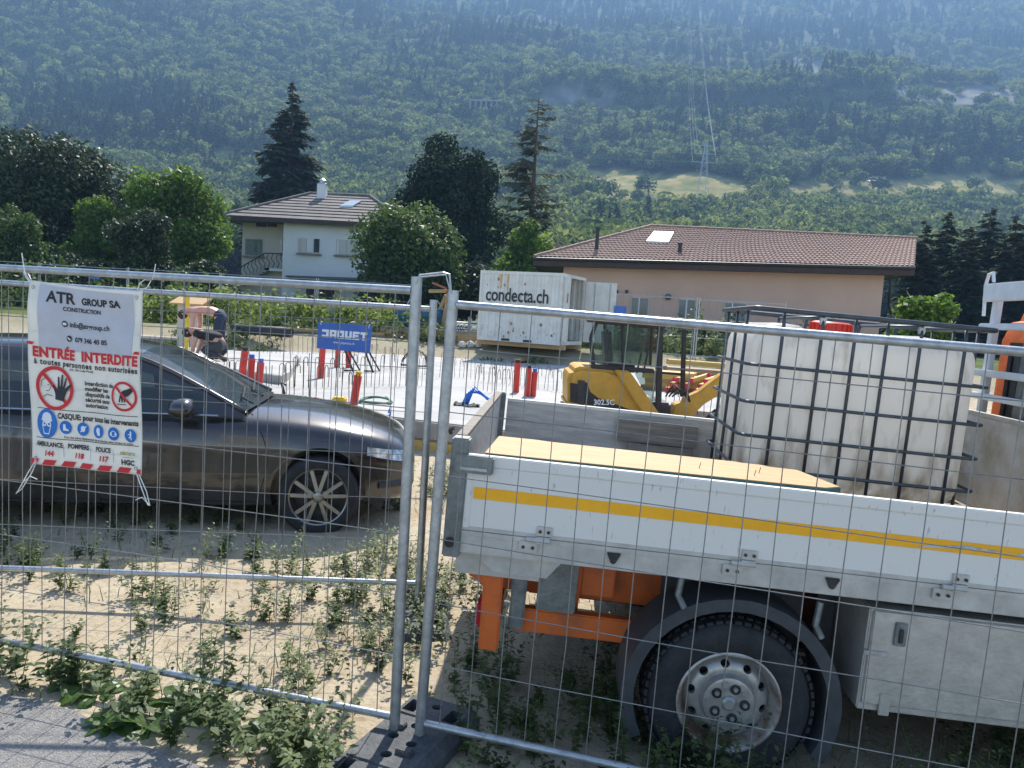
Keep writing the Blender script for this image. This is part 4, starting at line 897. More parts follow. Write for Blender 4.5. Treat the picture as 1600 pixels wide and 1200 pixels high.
def car_wheel(x, s_):
    wt = bpy.data.objects.new('wheel', None); COL.objects.link(wt); wt.parent = CAR; wt.location = (x, s_*.90, WR-.012)
    if s_ > 0: wt.rotation_euler = (0, 0, math.pi)
    MB().lathe([(.225, .012), (.25, .0), (.29, -.002), (.312, .014), (WR, .04), (WR, .18), (.3, .215), (.225, .21)], (0, 0, 0), (0, 1, 0), 44).build('tyre', rubber, wt, smooth=.7)
    MB().lathe([(.19, .14), (.215, .05), (.222, .012), (.232, .006), (.234, .014), (.228, .03), (.22, .14)], (0, 0, 0), (0, 1, 0), 44).build('rim', alloy, wt, smooth=.7)
    MB().cyl((0, .1, 0), (0, .12, 0), .16, n=24).build('brake_disc', dark_m, wt); MB().cyl((0, .13, 0), (0, .15, 0), .2, n=24).build('back_plate', black_m, wt)
    for i in range(10):
        a = 2*math.pi*(i//2)/5+(.16 if i % 2 else -.16); a1 = 2*math.pi*(i//2)/5+(.27 if i % 2 else -.27)
        p0 = Vector((math.sin(a)*.045, .012, math.cos(a)*.045)); p1 = Vector((math.sin(a1)*.22, .02, math.cos(a1)*.22))
        MB().beam(p0, p1, .03, .024, (0, 1, 0)).build('spoke', alloy, wt, bevel=.004)
    MB().lathe([(0, .0), (.035, .0), (.05, .01), (.06, .035)], (0, 0, 0), (0, 1, 0), 20).build('hub', alloy, wt, smooth=.7)
    for i in range(5): a = 2*math.pi*(i+.5)/5; c = Vector((math.sin(a)*.042, -.001, math.cos(a)*.042)); MB().cyl(c, c+Vector((0, .012, 0)), .008, n=6).build('wheel_bolt', dark_m, wt)
for x in (AXF, AXR):
    for s_ in (-1, 1): car_wheel(x, s_)
    MB().cyl((x, -.62, WR), (x, .62, WR), .05, n=10).build('axle', dark_m, CAR)

# ------------------------------------------------------------------ foundation slab with bars and pipes
SZ = .45
SL = thing('foundation_slab', 'fresh pale concrete foundation slab with rows of upright reinforcing bars', 'foundation', (-2, 14, 0))
mainp = [(-7.6, 12.4), (-1.99, 10.19), (-.87, 9.75), (.6, 9.17), (.85, 13.2), (6.5, 12.6), (9, 24.6), (1.4, 25.2), (-.9, 24.9), (-4, 23.9), (-6.2, 22.4), (-9.5, 19)]
MB().slab(mainp, .0, SZ).build('slab', concrete, SL, world=True)
UZ = SZ+.15; ua, ub = on(300, 567, UZ), on(440, 587, UZ)
upp = [(ua.x-2.6, ua.y+1.9), (ua.x, ua.y), (ub.x, ub.y), (ub.x-.1, ub.y+.8), (ub.x-1.2, ub.y+5.5), (ua.x-2.2, ua.y+4.6)]
MB().slab(upp, SZ-.01, UZ).build('raised_slab', concrete, SL, world=True)
def edge_board(a, c, z0, z1, off, m, nm='formwork_board'):
    a, c = Vector(a), Vector(c); d = (c-a).normalized(); nn = Vector((d.y, -d.x, 0))*off
    MB().beam(Vector((a.x, a.y, (z0+z1)/2))+nn, Vector((c.x, c.y, (z0+z1)/2))+nn, .03, z1-z0).build(nm, m, SL, world=True)
for i in range(4):
    a = Vector(mainp[0]).lerp(Vector(mainp[3]), i/4) if False else None
edge_board((-7.6, 12.4, 0), (-2.05, 10.21, 0), .0, SZ-.015, .02, conc_edge); edge_board((-1.95, 10.17, 0), (-.9, 9.76, 0), .22, SZ-.015, .022, conc_edge)
edge_board((-1.95, 10.17, 0), (-.9, 9.76, 0), .03, .19, .03, timber_y, 'formwork_plank'); edge_board((-.85, 9.74, 0), (.6, 9.17, 0), .22, SZ-.015, .022, conc_edge); edge_board((-.85, 9.74, 0), (.6, 9.17, 0), .03, .19, .03, timber_y, 'formwork_plank')
edge_board((ua.x, ua.y, 0), (ub.x, ub.y, 0), SZ+.005, UZ-.008, .018, conc_edge)
def rebar(p, h, hook=0, dirv_=(1, 0, 0), tilt=0):
    p = Vector(p); d = Vector(dirv_); tp = p+Vector((tilt, 0, h))
    pts = [p-Vector((0, 0, .05)), p+Vector((tilt*.5, 0, h*.5)), tp]
    if hook: pts += [tp+d*hook*.3+Vector((0, 0, hook*.45)), tp+d*hook*.8+Vector((0, 0, hook*.4)), tp+d*hook-Vector((0, 0, hook*.1)), tp+d*hook-Vector((0, 0, .12))]
    MB().tube(pts, .0065, 4).build('rebar', rebar_m, SL, world=True)
def row(pa, pb, n_, h, hook, z=SZ, jit=.02):
    a, c = on(*pa, z), on(*pb, z); d = (c-a).normalized()
    for i in range(n_):
        p = a.lerp(c, i/(n_-1))+Vector((rnd.uniform(-jit, jit), rnd.uniform(-.05, .05), 0)); rebar(p, h*rnd.uniform(.85, 1.1), hook if rnd.random() < .7 else 0, d, rnd.uniform(-.03, .03))
row((322, 598), (462, 604), 16, .34, .08); row((450, 618), (560, 645), 10, .55, .09); row((462, 606), (660, 603), 22, .55, .07)
row((560, 568), (700, 592), 14, .5, .06); row((705, 588), (880, 612), 26, .42, .09); row((740, 606), (800, 622), 9, .42, .1); row((232, 556), (330, 562), 12, .5, 0)
row((360, 556), (500, 552), 20, .5, .0, jit=.06); row((1040, 640), (1130, 648), 10, .4, .06)
def pipe(px_, py_, h, n_=1, lean=0, r=.055, cap=None, sp_=.13):
    for i in range(n_):
        p = on(px_, py_, SZ)+Vector((i*sp_, .04*(i % 2), 0)); hh = h*(1-.12*(i % 2)); o = MB().tube([p, p+Vector((lean*.4, 0, hh*.5)), p+Vector((lean, 0, hh))], r, 12).build('red_conduit', red_pipe, SL, world=True, smooth=.7)
        MB().cyl(p+Vector((lean, 0, hh-.01)), p+Vector((lean*1.05, 0, hh+.05)), r*.8, n=10).build('pipe_plug', blue_pl if (i+n_) % 2 else black_m, o, world=False) if False else MB().cyl(p+Vector((lean, 0, hh-.01))-SL.location, p+Vector((lean*1.05, 0, hh+.06))-SL.location, r*.75, n=10).build('pipe_plug', cap or (blue_pl if i % 2 else black_m), o)
pipe(376, 610, .62, 1, .05); pipe(390, 609, .5, 2, .02, cap=blue_pl); pipe(501, 591, .68, 1, .02, .06); pipe(527, 574, .48, 2, 0, .06, sp_=.24); pipe(552, 638, .46, 1, .05, .055, cap=yel_pl); pipe(806, 613, .55, 1, 0, .06); pipe(823, 619, .5, 2, .01, .055, sp_=.11)
# loose things lying on the slab
def cable(nm, pts, r, m, label, cat='cable', closed=False): return MB().tube(pts, r, 6).build(nm, m, None, smooth=True, label=label, cat=cat)
def coil(c, R_, turns, r, m, nm, label, tilt=.25, n_=18, cat='cable'):
    pts = [c+Vector((R_*math.cos(t)*(1+.12*math.sin(2.3*t)), R_*math.sin(t)*(1-.15*math.cos(1.7*t)), r+.012*k/n_+tilt*R_*max(0, math.sin(t)))) for k, t in [(k, 2*math.pi*k/n_) for k in range(int(turns*n_)+1)]]
    return cable(nm, pts, r, m, label, cat)
coil(on(648, 572, SZ), .32, 2.4, .016, black_m, 'cable_coil', 'loose coil of black cable on the slab behind the fence posts', 1.1)
p = on(722, 634, SZ); b_ = MB()
for k in range(5): b_.tube([p+Vector((.02*k, 0, .02)), p+Vector((.06+.03*k, .02, .18+.03*k)), p+Vector((.25+.03*k, .05, .24-.03*k)), p+Vector((.46+.03*k, .02*k, .06))], .014, 6)
bc = thing('blue_hose', 'bundle of bright blue hoses arching over the slab', 'hose', p); b_.build('hose_bundle', blue_pl, bc, world=True, smooth=True, kind='stuff')
p = on(725, 634, SZ); MB().grid(lambda u, v: tuple(p+Vector((lerp(-.16, .24, u), lerp(-.08, .1, v), .012+.06*abs(nz(u*5, v*4, 3))))), 14, 9).build('crumpled_sack', mat('sack_dark', (.03, .035, .025), .8), None, smooth=True, label='dark crumpled sack beside the blue hoses', cat='sack')
coil(on(587, 630, SZ), .22, 2.2, .014, green_pl, 'green_hose', 'green hose coiled on the slab beside a red pipe', .2, cat='hose')
p = on(608, 652, SZ); cable('blue_pipe', [p+Vector((-.05, .25, .03)), p+Vector((.0, .1, .12)), p+Vector((.02, -.05, .05)), p+Vector((-.02, -.12, -.18)), p+Vector((-.06, -.1, -.36))], .014, blue_pl, 'thin blue pipe hanging over the slab edge', 'pipe')
p = on(531, 637, SZ); o = MB().b2((p.x-.1, p.y-.08, SZ), (p.x+.08, p.y+.08, SZ+.15)).build('yellow_case', yel_pl, None, bevel=.02, label='small yellow case standing on the slab in front of red pipes', cat='case')
for (a, c, lb) in (((592, 560), (583, 578), 'black folded bracket standing on the slab right of the blue sign'), ((557, 563), (552, 577), 'black bent bracket standing on the slab below the blue sign')):
    p = on(c[0], c[1]+4, SZ); o = MB().tube([p, p+Vector((-.22, 0, .5)), p+Vector((-.12, 0, .46)), p+Vector((.14, 0, .04)), p+Vector((-.2, 0, .02))], .024, 6).build('cable_bracket', black_m, None, label=lb, cat='bracket')
p = on(445, 618, SZ); MB().tube([p, p+Vector((-.06, 0, .2)), p+Vector((.02, 0, .16))], .022, 6).build('hand_tool', black_m, None, label='short black tool standing upright behind the car bonnet', cat='tool')

# ------------------------------------------------------------------ two workers
skin = mat('skin', (.55, .29, .2), .55, 0, .08, 10); skin_r = mat('skin_sunburnt', (.62, .31, .22), .5, 0, .08, 6)
jeans = mat('jeans', (.03, .042, .075), .85, 0, .2, 20); blk_c = mat('black_cloth', (.016, .016, .018), .85, 0, .2, 20); gry_c = mat('grey_cloth', (.05, .05, .052), .85, 0, .25, 20); hair = mat('hair_dark', (.03, .02, .014), .8, 0, .2, 30); boot = mat('boot', (.05, .04, .032), .7)
def person(label, P, mats, base, rz):
    t = thing('person', label, 'person', base, rz); J = {k: Vector(v) for k, v in P.items()}
    names = ['pelvis', 'waist', 'chest', 'neck', 'head0', 'head1', 'shl', 'ell', 'wrl', 'hdl', 'shr', 'elr', 'wrr', 'hdr', 'hpl', 'knl', 'anl', 'tol', 'hpr', 'knr', 'anr', 'tor']
    R_ = dict(pelvis=.14, waist=(.14, .125), chest=(.165, .135), neck=.058, head0=.09, head1=.082, shl=.07, shr=.07, ell=.046, elr=.046, wrl=.032, wrr=.032, hdl=.036, hdr=.036, hpl=.095, hpr=.095, knl=.062, knr=.062, anl=.045, anr=.045, tol=.038, tor=.038)
    E2 = [('pelvis', 'waist'), ('waist', 'chest'), ('chest', 'neck'), ('neck', 'head0'), ('head0', 'head1')]+[(a+s_, c+s_) for s_ in 'lr' for a, c in (('sh', 'el'), ('el', 'wr'), ('wr', 'hd'), ('hp', 'kn'), ('kn', 'an'), ('an', 'to'))]+[('chest', 'shl'), ('chest', 'shr'), ('pelvis', 'hpl'), ('pelvis', 'hpr')]
    ix = {k: i for i, k in enumerate(names)}
    put('body', skin_mesh([J[k] for k in names], [(ix[a], ix[c]) for a, c in E2], [R_[k] for k in names], mats['skin'], 2, 0), t)
    def cloth(nm, ks, es, m, g=.018, rr={}):
        jx = {k: i for i, k in enumerate(ks)}; rs = []
        for k in ks: r = R_[k] if k in R_ else rr[k]; rs.append(tuple(q_+g for q_ in r) if isinstance(r, tuple) else r+g)
        put(nm, skin_mesh([J[k] for k in ks], [(jx[a], jx[c]) for a, c in es], rs, m, 2, 0), t)
    cloth('trousers', ['pelvis', 'waist0', 'hpl', 'knl', 'anl', 'hpr', 'knr', 'anr'], [('pelvis', 'waist0'), ('pelvis', 'hpl'), ('hpl', 'knl'), ('knl', 'anl'), ('pelvis', 'hpr'), ('hpr', 'knr'), ('knr', 'anr')], mats['trousers'], .022, {'waist0': .135})
    if 'shirt' in mats: cloth('shirt', ['waist0', 'waist', 'chest', 'shl', 'sll', 'shr', 'slr'], [('waist0', 'waist'), ('waist', 'chest'), ('chest', 'shl'), ('shl', 'sll'), ('chest', 'shr'), ('shr', 'slr')], mats['shirt'], .03, {'sll': .06, 'slr': .06, 'waist0': .125})
    hd = J['head1']; ax = (J['head1']-J['head0']).normalized(); fdir = Vector(P['look']); 
    hm_ = MB(); hm_.lathe([(.0, .115), (.05, .105), (.085, .07), (.1, .02), (.098, -.02), (.085, -.05)], hd-fdir*.022, ax, 16); hm_.build('hair', hair, t, smooth=True)
    fc = hd-ax*.03+fdir*.09; sdv = ax.cross(fdir).normalized()
    MB().lathe([(.0, .03), (.012, .02), (.016, 0)], fc-ax*.015, fdir, 8).build('nose', mats['skin'], t, smooth=True)
    for s_ in (-1, 1):
        MB().lathe([(0, .008), (.009, .005), (.012, 0)], fc+ax*.012+sdv*s_*.032, fdir, 8).build('eye', black_m, t); MB().lathe([(0, .012), (.02, .008), (.026, 0)], hd-ax*.03+sdv*s_*.088, sdv*s_, 8).build('ear', mats['skin'], t)
    MB().beam(fc-ax*.05-sdv*.02, fc-ax*.05+sdv*.02, .006, .006).build('mouth', skin_r, t)
    for s_ in 'lr':
        a, c = J['an'+s_], J['to'+s_]; put('boot', skin_mesh([a+Vector((0, 0, .05)), a-Vector((0, 0, .02)), c], [(0, 1), (1, 2)], [.058, .06, .05], boot, 2, 1), t)
        w_, h_ = J['wr'+s_], J['hd'+s_]; dv = (h_-w_).normalized(); sv_ = dv.cross(Vector((1, 0, 0))).normalized()
        for k in range(4):
            b0 = h_+sv_*(k-1.5)*.018; put('finger', skin_mesh([b0, b0+dv*.05, b0+dv*.075+Vector((-.02, 0, -.01))], [(0, 1), (1, 2)], [.009, .0085, .007], mats['skin'], 1, 0), t)
        put('thumb', skin_mesh([w_+dv*.03-sv_*.02, w_+dv*.05-sv_*.05, w_+dv*.085-sv_*.055], [(0, 1), (1, 2)], [.011, .01, .008], mats['skin'], 1, 0), t)
    return t
pb_ = on(342, 558, UZ)
person('shirtless man in dark blue jeans bending forward at the slab edge', dict(pelvis=(0, 0, .92), waist=(-.16, 0, 1.0), waist0=(-.09, 0, .97), chest=(-.42, 0, 1.03), neck=(-.62, 0, .99), head0=(-.70, 0, .93), head1=(-.77, 0, .86), shl=(-.5, -.19, .97), ell=(-.5, -.2, .68), wrl=(-.55, -.16, .43), hdl=(-.58, -.14, .35), shr=(-.5, .19, .97), elr=(-.46, .2, .68), wrr=(-.52, .16, .42), hdr=(-.56, .14, .34), hpl=(.02, -.1, .84), knl=(-.04, -.11, .46), anl=(.04, -.12, .08), tol=(-.12, -.13, .04), hpr=(.02, .1, .84), knr=(-.0, .12, .46), anr=(.1, .13, .08), tor=(-.06, .15, .04), look=(-.6, 0, -.8)),
       dict(skin=skin_r, trousers=jeans), pb_, rad(6))
pc_ = on(328, 562.5, UZ)
person('man in black shirt and dark grey trousers crouching over the slab edge', dict(pelvis=(.22, 0, .33), waist=(.12, 0, .45), waist0=(.17, 0, .40), chest=(-.10, 0, .58), neck=(-.3, 0, .60), head0=(-.39, 0, .56), head1=(-.46, 0, .52), shl=(-.19, -.19, .55), sll=(-.22, -.21, .42), ell=(-.26, -.22, .30), wrl=(-.3, -.2, .1), hdl=(-.34, -.18, .05), shr=(-.19, .19, .55), slr=(-.22, .21, .42), elr=(-.26, .22, .30), wrr=(-.33, .2, .1), hdr=(-.37, .18, .05), hpl=(.2, -.11, .30), knl=(-.12, -.16, .20), anl=(.25, -.16, .07), tol=(.40, -.16, .045), hpr=(.2, .11, .30), knr=(-.08, .17, .34), anr=(.08, .17, .08), tor=(-.1, .18, .045), look=(-.55, 0, -.83)),
       dict(skin=skin, trousers=gry_c, shirt=blk_c), pc_, rad(4))

# ------------------------------------------------------------------ excavator
EX = thing('mini_excavator', 'yellow and black mini excavator behind the truck bed', 'excavator', at(985, 690, 12.2)); EX.location.z = gz(EX.location.x, EX.location.y); 
cat_y = mat('digger_yellow', (.55, .30, .035), .45, 0, .12, 6, .05, 40)
def pf(Y): return lambda u, v: tuple(at(u, v, Y))
def prismpx(poly, Y0, Y1, nm, m, par=EX, **k):
    pts = [at(u, v, Y0) for u, v in poly]; dy = Y1-Y0; n_ = len(pts)
    b = MB(); b.add(pts+[p+Vector((0, dy, 0)) for p in pts], [tuple(range(n_-1, -1, -1)), tuple(range(n_, 2*n_))]+[(i, (i+1) % n_, n_+(i+1) % n_, n_+i) for i in range(n_)])
    if par is not EX: b.v = [tuple(Vector(v)-EX.location) for v in b.v]; return b.build(nm, m, par, **k)
    return b.build(nm, m, par, world=True, **k)
eng = prismpx([(887, 592), (893, 578), (906, 573), (945, 575), (985, 588), (1003, 610), (1024, 645), (1010, 656), (887, 636)], 11.55, 12.9, 'engine_cover', cat_y, bevel=.06, smooth=.5)
prismpx([(891, 598), (903, 600), (904, 596), (918, 598), (922, 612), (935, 622), (985, 640), (985, 646), (891, 634)], 11.535, 11.56, 'side_decal', black_m, eng, bevel=.008)
prismpx([(903, 594), (914, 595), (913, 634), (903, 632)], 11.525, 11.56, 'grille', dark_m, eng, bevel=.006)
mt_ = text_mesh('302.5C', .115, print_w, .003, 'CENTER', .001, .95); pm = at(944, 629, 11.53)-EX.location; mt_.transform(Matrix.Translation(pm) @ Matrix.Rotation(rad(-3.5), 4, 'Y') @ Matrix.Rotation(math.pi/2, 4, 'X')); put('lettering', mt_, eng)
prismpx([(885, 628), (945, 637), (945, 646), (885, 640)], 11.5, 12.95, 'counterweight', cat_y, bevel=.03)
prismpx([(960, 578), (984, 580), (1033, 650), (1008, 652)], 11.45, 11.6, 'side_panel', cat_y, bevel=.02)
def bm_(a, ya, c, yc, w_, h_, nm, m=black_m, bev=.012): return MB().beam(at(*a, ya)-EX.location, at(*c, yc)-EX.location, w_, h_, (0, 1, 0)).build(nm, m, EX, bevel=bev)
N0, F0 = 11.62, 12.75
for a, ya, c, yc, w_ in (((927, 572), N0, (923, 525), N0, .06), ((923, 527), N0, (933, 502), N0, .055), ((973, 503), N0, (973, 572), N0, .04), ((1019, 510), N0, (1016, 572), N0, .035), ((1032, 508), N0, (1028, 650), N0, .09),
                         ((923, 572), N0, (1022, 580), N0, .07), ((931, 503), N0, (1036, 512), N0, .055), ((1069, 514), F0, (1066, 620), F0, .075), ((945, 571), F0, (945, 505), F0, .05), ((1005, 580), F0, (1066, 585), F0, .04)):
    bm_(a, ya, c, yc, w_, .055, 'cab_frame')
prismpx([(929, 497), (1040, 506), (1042, 514), (927, 504)], 11.55, 12.85, 'cab_roof', black_m, bevel=.02)
gex = glass_mat('cab_glass', (.72, .82, .80), .22, .02)
prismpx([(928, 506), (972, 508), (972, 570), (929, 569)], 11.63, 11.64, 'window_pane', gex); prismpx([(975, 508), (1017, 512), (1015, 571), (975, 570)], 11.63, 11.64, 'window_pane', gex); prismpx([(990, 580), (1026, 583), (1022, 622), (1008, 616)], 11.63, 11.64, 'window_pane', gex); prismpx([(945, 508), (1030, 514), (1028, 572), (945, 568)], 12.74, 12.75, 'window_pane', gex)
bs = at(968, 570, 12.2)-EX.location; s_ = MB(); s_.b2(bs+Vector((-.25, -.25, -.1)), bs+Vector((.25, .25, .02))); s_.box(bs+Vector((-.22, 0, .28)), (.12, .44, .55), Matrix.Rotation(rad(-8), 3, 'Y')); s_.build('operator_seat', dark_m, EX, bevel=.04)
for dx in (.25, .35): MB().tube([bs+Vector((dx, -.2, -.1)), bs+Vector((dx+.05, -.18, .2)), bs+Vector((dx+.03, -.18, .3))], .015, 6).build('control_lever', black_m, EX)
prismpx([(890, 636), (1035, 652), (1040, 690), (890, 680)], 11.6, 12.9, 'turntable', dark_m, bevel=.03)
def boom(pts, Y, thick, nm, m): prismpx(pts, Y, Y+thick, nm, m, bevel=.012)
boom([(1066, 640), (1070, 622), (1092, 612), (1144, 572), (1200, 560), (1240, 575), (1238, 590), (1200, 582), (1148, 602), (1100, 632), (1082, 650)], 12.1, .22, 'boom', cat_y)
boom([(1055, 632), (1068, 628), (1085, 640), (1083, 662), (1062, 664), (1050, 650)], 12.05, .32, 'boom_foot', cat_y)
boom([(1232, 572), (1246, 574), (1262, 680), (1250, 682)], 12.12, .18, 'dipper_arm', cat_y)
prismpx([(1244, 680), (1266, 676), (1285, 712), (1262, 742), (1236, 730)], 11.95, 12.5, 'bucket', dark_m, bevel=.01)
MB().cyl(at(1090, 668, 12.2)-EX.location, at(1120, 642, 12.2)-EX.location, .05, n=12).build('boom_cylinder', black_m, EX); MB().cyl(at(1120, 642, 12.2)-EX.location, at(1150, 612, 12.2)-EX.location, .028, n=10).build('cylinder_rod', chrome, EX)
for k in range(3): MB().tube([at(1040+k*5, 620, 12.1)-EX.location, at(1052+k*4, 600+k*6, 12.1)-EX.location, at(1066+k*4, 612, 12.1)-EX.location, at(1078, 628, 12.1)-EX.location], .014, 6).build('hydraulic_hose', black_m, EX, smooth=True)
L0 = EX.location
for s_ in (-.62, .62):
    tk_ = MB(); c0 = Vector((.0, s_, 0)); pr = [(-.85, .22), (-.75, .06), (-.6, .0), (.6, .0), (.75, .06), (.85, .22), (.75, .38), (.6, .43), (-.6, .43), (-.75, .38)]
    tk_.prism(pr, lambda u, v: (u, s_-.14, v), lambda u, v: (u, s_+.14, v)); tk_.build('track', rubber, EX, bevel=.02)
MB().b2((-.5, -.5, .2), (.5, .5, .62)).build('undercarriage', dark_m, EX, bevel=.03)

# ------------------------------------------------------------------ container
ca_ = rad(-23.5); cn = at(873, 540, 23.5); dl = Vector((math.cos(ca_), math.sin(ca_), 0)); CL, CW, CH = 2.8, 2.2, 2.2
corg = cn-dl*CL; cz0 = gz(corg.x, corg.y); CT = thing('storage_container', 'white rusty storage container with black lettering and an open door', 'container', (corg.x, corg.y, cn.z), ca_)
cw = mat('container_white', (.66, .67, .63), .5, 0, .06, 3, .05, 30, col2=(.55, .54, .48)); rust = mat('rust', (.22, .085, .03), .9, 0, .4, 14, col2=(.40, .2, .09))
def corr(nm, f, L_, nrib=11):
    b = MB(); xs_ = [0]
    for k in range(nrib):
        a = L_*(k+.18)/nrib; xs_ += [a, a+L_*.12/nrib, a+L_*.52/nrib, a+L_*.64/nrib]
    xs_.append(L_); dep = [0]+[0, .03, .03, 0]*nrib+[0]
    b.v = [f(x, d, z) for x, d in zip(xs_, dep) for z in (.12, CH-.1)]; b.f = [(2*i, 2*i+2, 2*i+3, 2*i+1) for i in range(len(xs_)-1)]; return b.build(nm, cw, CT)
corr('side_wall', lambda x, d, z: (.06+x*(CL-.12)/CL, .02+d, z), CL); corr('far_wall', lambda x, d, z: (.06+x*(CL-.12)/CL, CW-.02-d, z), CL); corr('end_wall', lambda x, d, z: (.02+d, .06+x*(CW-.12)/CL, z), CL, 9)
for x in (.0, CL-.09):
    for y in (0, CW-.09): MB().b2((x, y, .0), (x+.09, y+.09, CH)).build('corner_post', cw, CT, bevel=.008)
for z0, z1 in ((0, .12), (CH-.1, CH-.002)):
    for y in (.004, CW-.074): MB().b2((.09, y, z0+.002), (CL-.09, y+.07, z1)).build('frame_rail', cw, CT, bevel=.006)
    for x in (.004, CL-.074): MB().b2((x, .09, z0+.002), (x+.07, CW-.09, z1)).build('frame_rail', cw, CT, bevel=.006)
MB().b2((.05, .05, CH-.03), (CL-.05, CW-.05, CH-.012)).build('roof', cw, CT); MB().b2((.08, .08, .06), (CL-.08, CW-.08, .13)).build('floor', wood, CT)
for x in (1.0, 1.75): MB().b2((x-.14, -.003, .025), (x+.14, .01, .1)).build('fork_pocket', black_m, CT)
MB().b2((CL+.002, .09, .12), (CL+.05, .62, CH-.1)).build('door_leaf', cw, CT, bevel=.006)
dr = MB(); dr.b2((0, -.025, .1), (1.0, .025, CH-.12)); dob = dr.build('open_door', cw, CT, bevel=.008); dob.location = (CL+.03, CW-.03, 0); dob.rotation_euler = (0, 0, rad(14))
for z in (.35, .8, 1.25, 1.7): MB().b2((.03, -.033, z), (.97, -.025, z+.03)).build('door_rib', cw, dob)
for x in (.3, .8): MB().cyl((x, -.045, .12), (x, -.045, CH-.15), .014, n=8).build('lock_rod', galv, dob)
me = text_mesh('condecta.ch', .60, print_k, .009, 'CENTER', .001, 1.0)
xx = [v.co.x for v in me.vertices]; me.transform(Matrix.Diagonal((2.12/(max(xx)-min(xx)), 1.0, 1, 1))); me.transform(Matrix.Translation((1.30, .008, 1.44)) @ Matrix.Rotation(math.pi/2, 4, 'X')); put('lettering', me, CT)
for i in range(26):
    x, z, r = rnd.uniform(.15, 2.65), rnd.choice([rnd.uniform(.15, .6), rnd.uniform(.15, .5), rnd.uniform(1.6, 2.1)]), rnd.uniform(.012, .06)
    if x < .9 and z < 1: r *= .4
    pl = [(x+r*rnd.uniform(.5, 1.2)*math.cos(t)*.8, z+r*rnd.uniform(.5, 1.3)*math.sin(t)) for t in [2*math.pi*k/9 for k in range(9)]]; MB().add([(a, .0155, c) for a, c in pl], [tuple(range(8, -1, -1))]).build('rust_patch', rust, CT)
for (x, z0, z1, w_) in ((.74, 1.65, 2.19, .05), (.98, 1.5, 2.19, .035)): MB().add([(x-w_, .0145, z1), (x+w_, .0145, z1), (x+w_*.3, .0145, z0), (x-w_*.5, .0145, z0)], [(3, 2, 1, 0)]).build('rust_streak', mat('rust_stain', (.5, .33, .12), .8, 0, .2, 9), CT)
MB().add([(CL+.0515, .3, 1.3), (CL+.0515, .42, 1.33), (CL+.0515, .44, 1.6), (CL+.0515, .33, 1.62)], [(0, 1, 2, 3)]).build('rust_patch', rust, CT)
for y in (.3, 1.8):
    o = MB().b2((-.1, y-.08, -.14), (CL+.1, y+.08, -.002)).build('timber_bearer', timber, None, bevel=.006, label=('front', 'back')[y > 1]+' timber bearer under the white container', cat='timber', group='container bearers'); o.location = CT.location; o.rotation_euler = CT.rotation_euler
# ------------------------------------------------------------------ houses
def wallbox(b, a, c): b.b2(a, c)
def roof_tiles(fn, nu, nv, nm, m, par, world=True):
    b = MB(); b.grid(fn, nu, nv); return b.build(nm, m, par, world=world, smooth=False)
tile_r = mat('tile_red', (.20, .115, .09), .8, 0, .35, 5, col2=(.33, .22, .175), thr=(.3, .7)); tile_g = mat('tile_grey', (.13, .115, .105), .8, 0, .3, 1.5, .3, 8, col2=(.2, .175, .155))
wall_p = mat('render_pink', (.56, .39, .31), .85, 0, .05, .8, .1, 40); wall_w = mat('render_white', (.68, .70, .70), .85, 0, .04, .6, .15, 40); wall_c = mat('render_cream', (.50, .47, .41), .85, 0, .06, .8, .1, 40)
dark_eave = mat('eave_dark', (.045, .03, .026), .7, 0, .2, 4); winglass = mat('window_glass', (.05, .065, .07), .08, 0, .4, 2, spec=.9); curtain = mat('curtain', (.55, .54, .5), .9, 0, .15, 6, streak=(12, 12, 1)); sillm = mat('stone_sill', (.22, .2, .18), .8)
# single-storey house with the red tiled roof
E0 = at(835, 402, 31.0); E1 = at(1429, 417, 29.4); R0 = at(1016, 359, 35.5); R1 = at(1433, 369, 34.2)
RH = thing('pink_house', 'single storey pink house with reddish brown tiled roof', 'house', (E0.x+4, E0.y+2, 1.15))
ev = (E1-E0); evd = ev.normalized(); back = Vector((-evd.y, evd.x, 0))
E0b, E1b = E0+back*9.5, E1+back*9.5; E0b.z, E1b.z = E0.z, E1.z; R0.z = R1.z = (R0.z+R1.z)/2
def tile_surf(A, B, C_, D_, cols, rows, nm, flat=0):     # A-B eave, D-C ridge
    nrm = (B-A).cross(D_-A).normalized(); nrm = nrm if nrm.z > 0 else -nrm
    b = MB(); us = []
    for i in range(cols):
        us += [(i+f_)/cols for f_ in (0, .25, .5, .75)]
    us.append(1.0); prof = [0, .03, .042, .03]*cols+[0]; vs2 = []
    for j in range(rows): vs2 += [(j/rows, .03), ((j+.999)/rows, 0)]
    for u, h in zip(us, prof):
        for v, s_ in vs2: p = (A*(1-u)+B*u)*(1-v)+(D_*(1-u)+C_*u)*v; b.v.append(tuple(p+nrm*(h+s_)))
    nv = len(vs2); b.f = [(i*nv+j, (i+1)*nv+j, (i+1)*nv+j+1, i*nv+j+1) for i in range(len(us)-1) for j in range(nv-1)]
    return b.build(nm, tile_r, RH, world=True)
tile_surf(E0, E1, R1, R0, 78, 16, 'roof_slope'); hip = MB(); hip.add([E0, E0b, R0], [(0, 1, 2)]); hip.build('hip_slope', tile_r, RH, world=True)
MB().add([E0b, E1b, R1, R0], [(0, 1, 2, 3)]).build('back_slope', tile_r, RH, world=True)
for a, c in ((R0, R1), (E0, R0)):
    n_ = int((c-a).length/.36)
    for k in range(n_): p, q_ = a.lerp(c, k/n_), a.lerp(c, (k+1.08)/n_); MB().cyl(p+Vector((0, 0, .02)), q_+Vector((0, 0, .045)), .095, .085, n=8).build('ridge_tile', tile_r, RH, world=True)
fz = .34
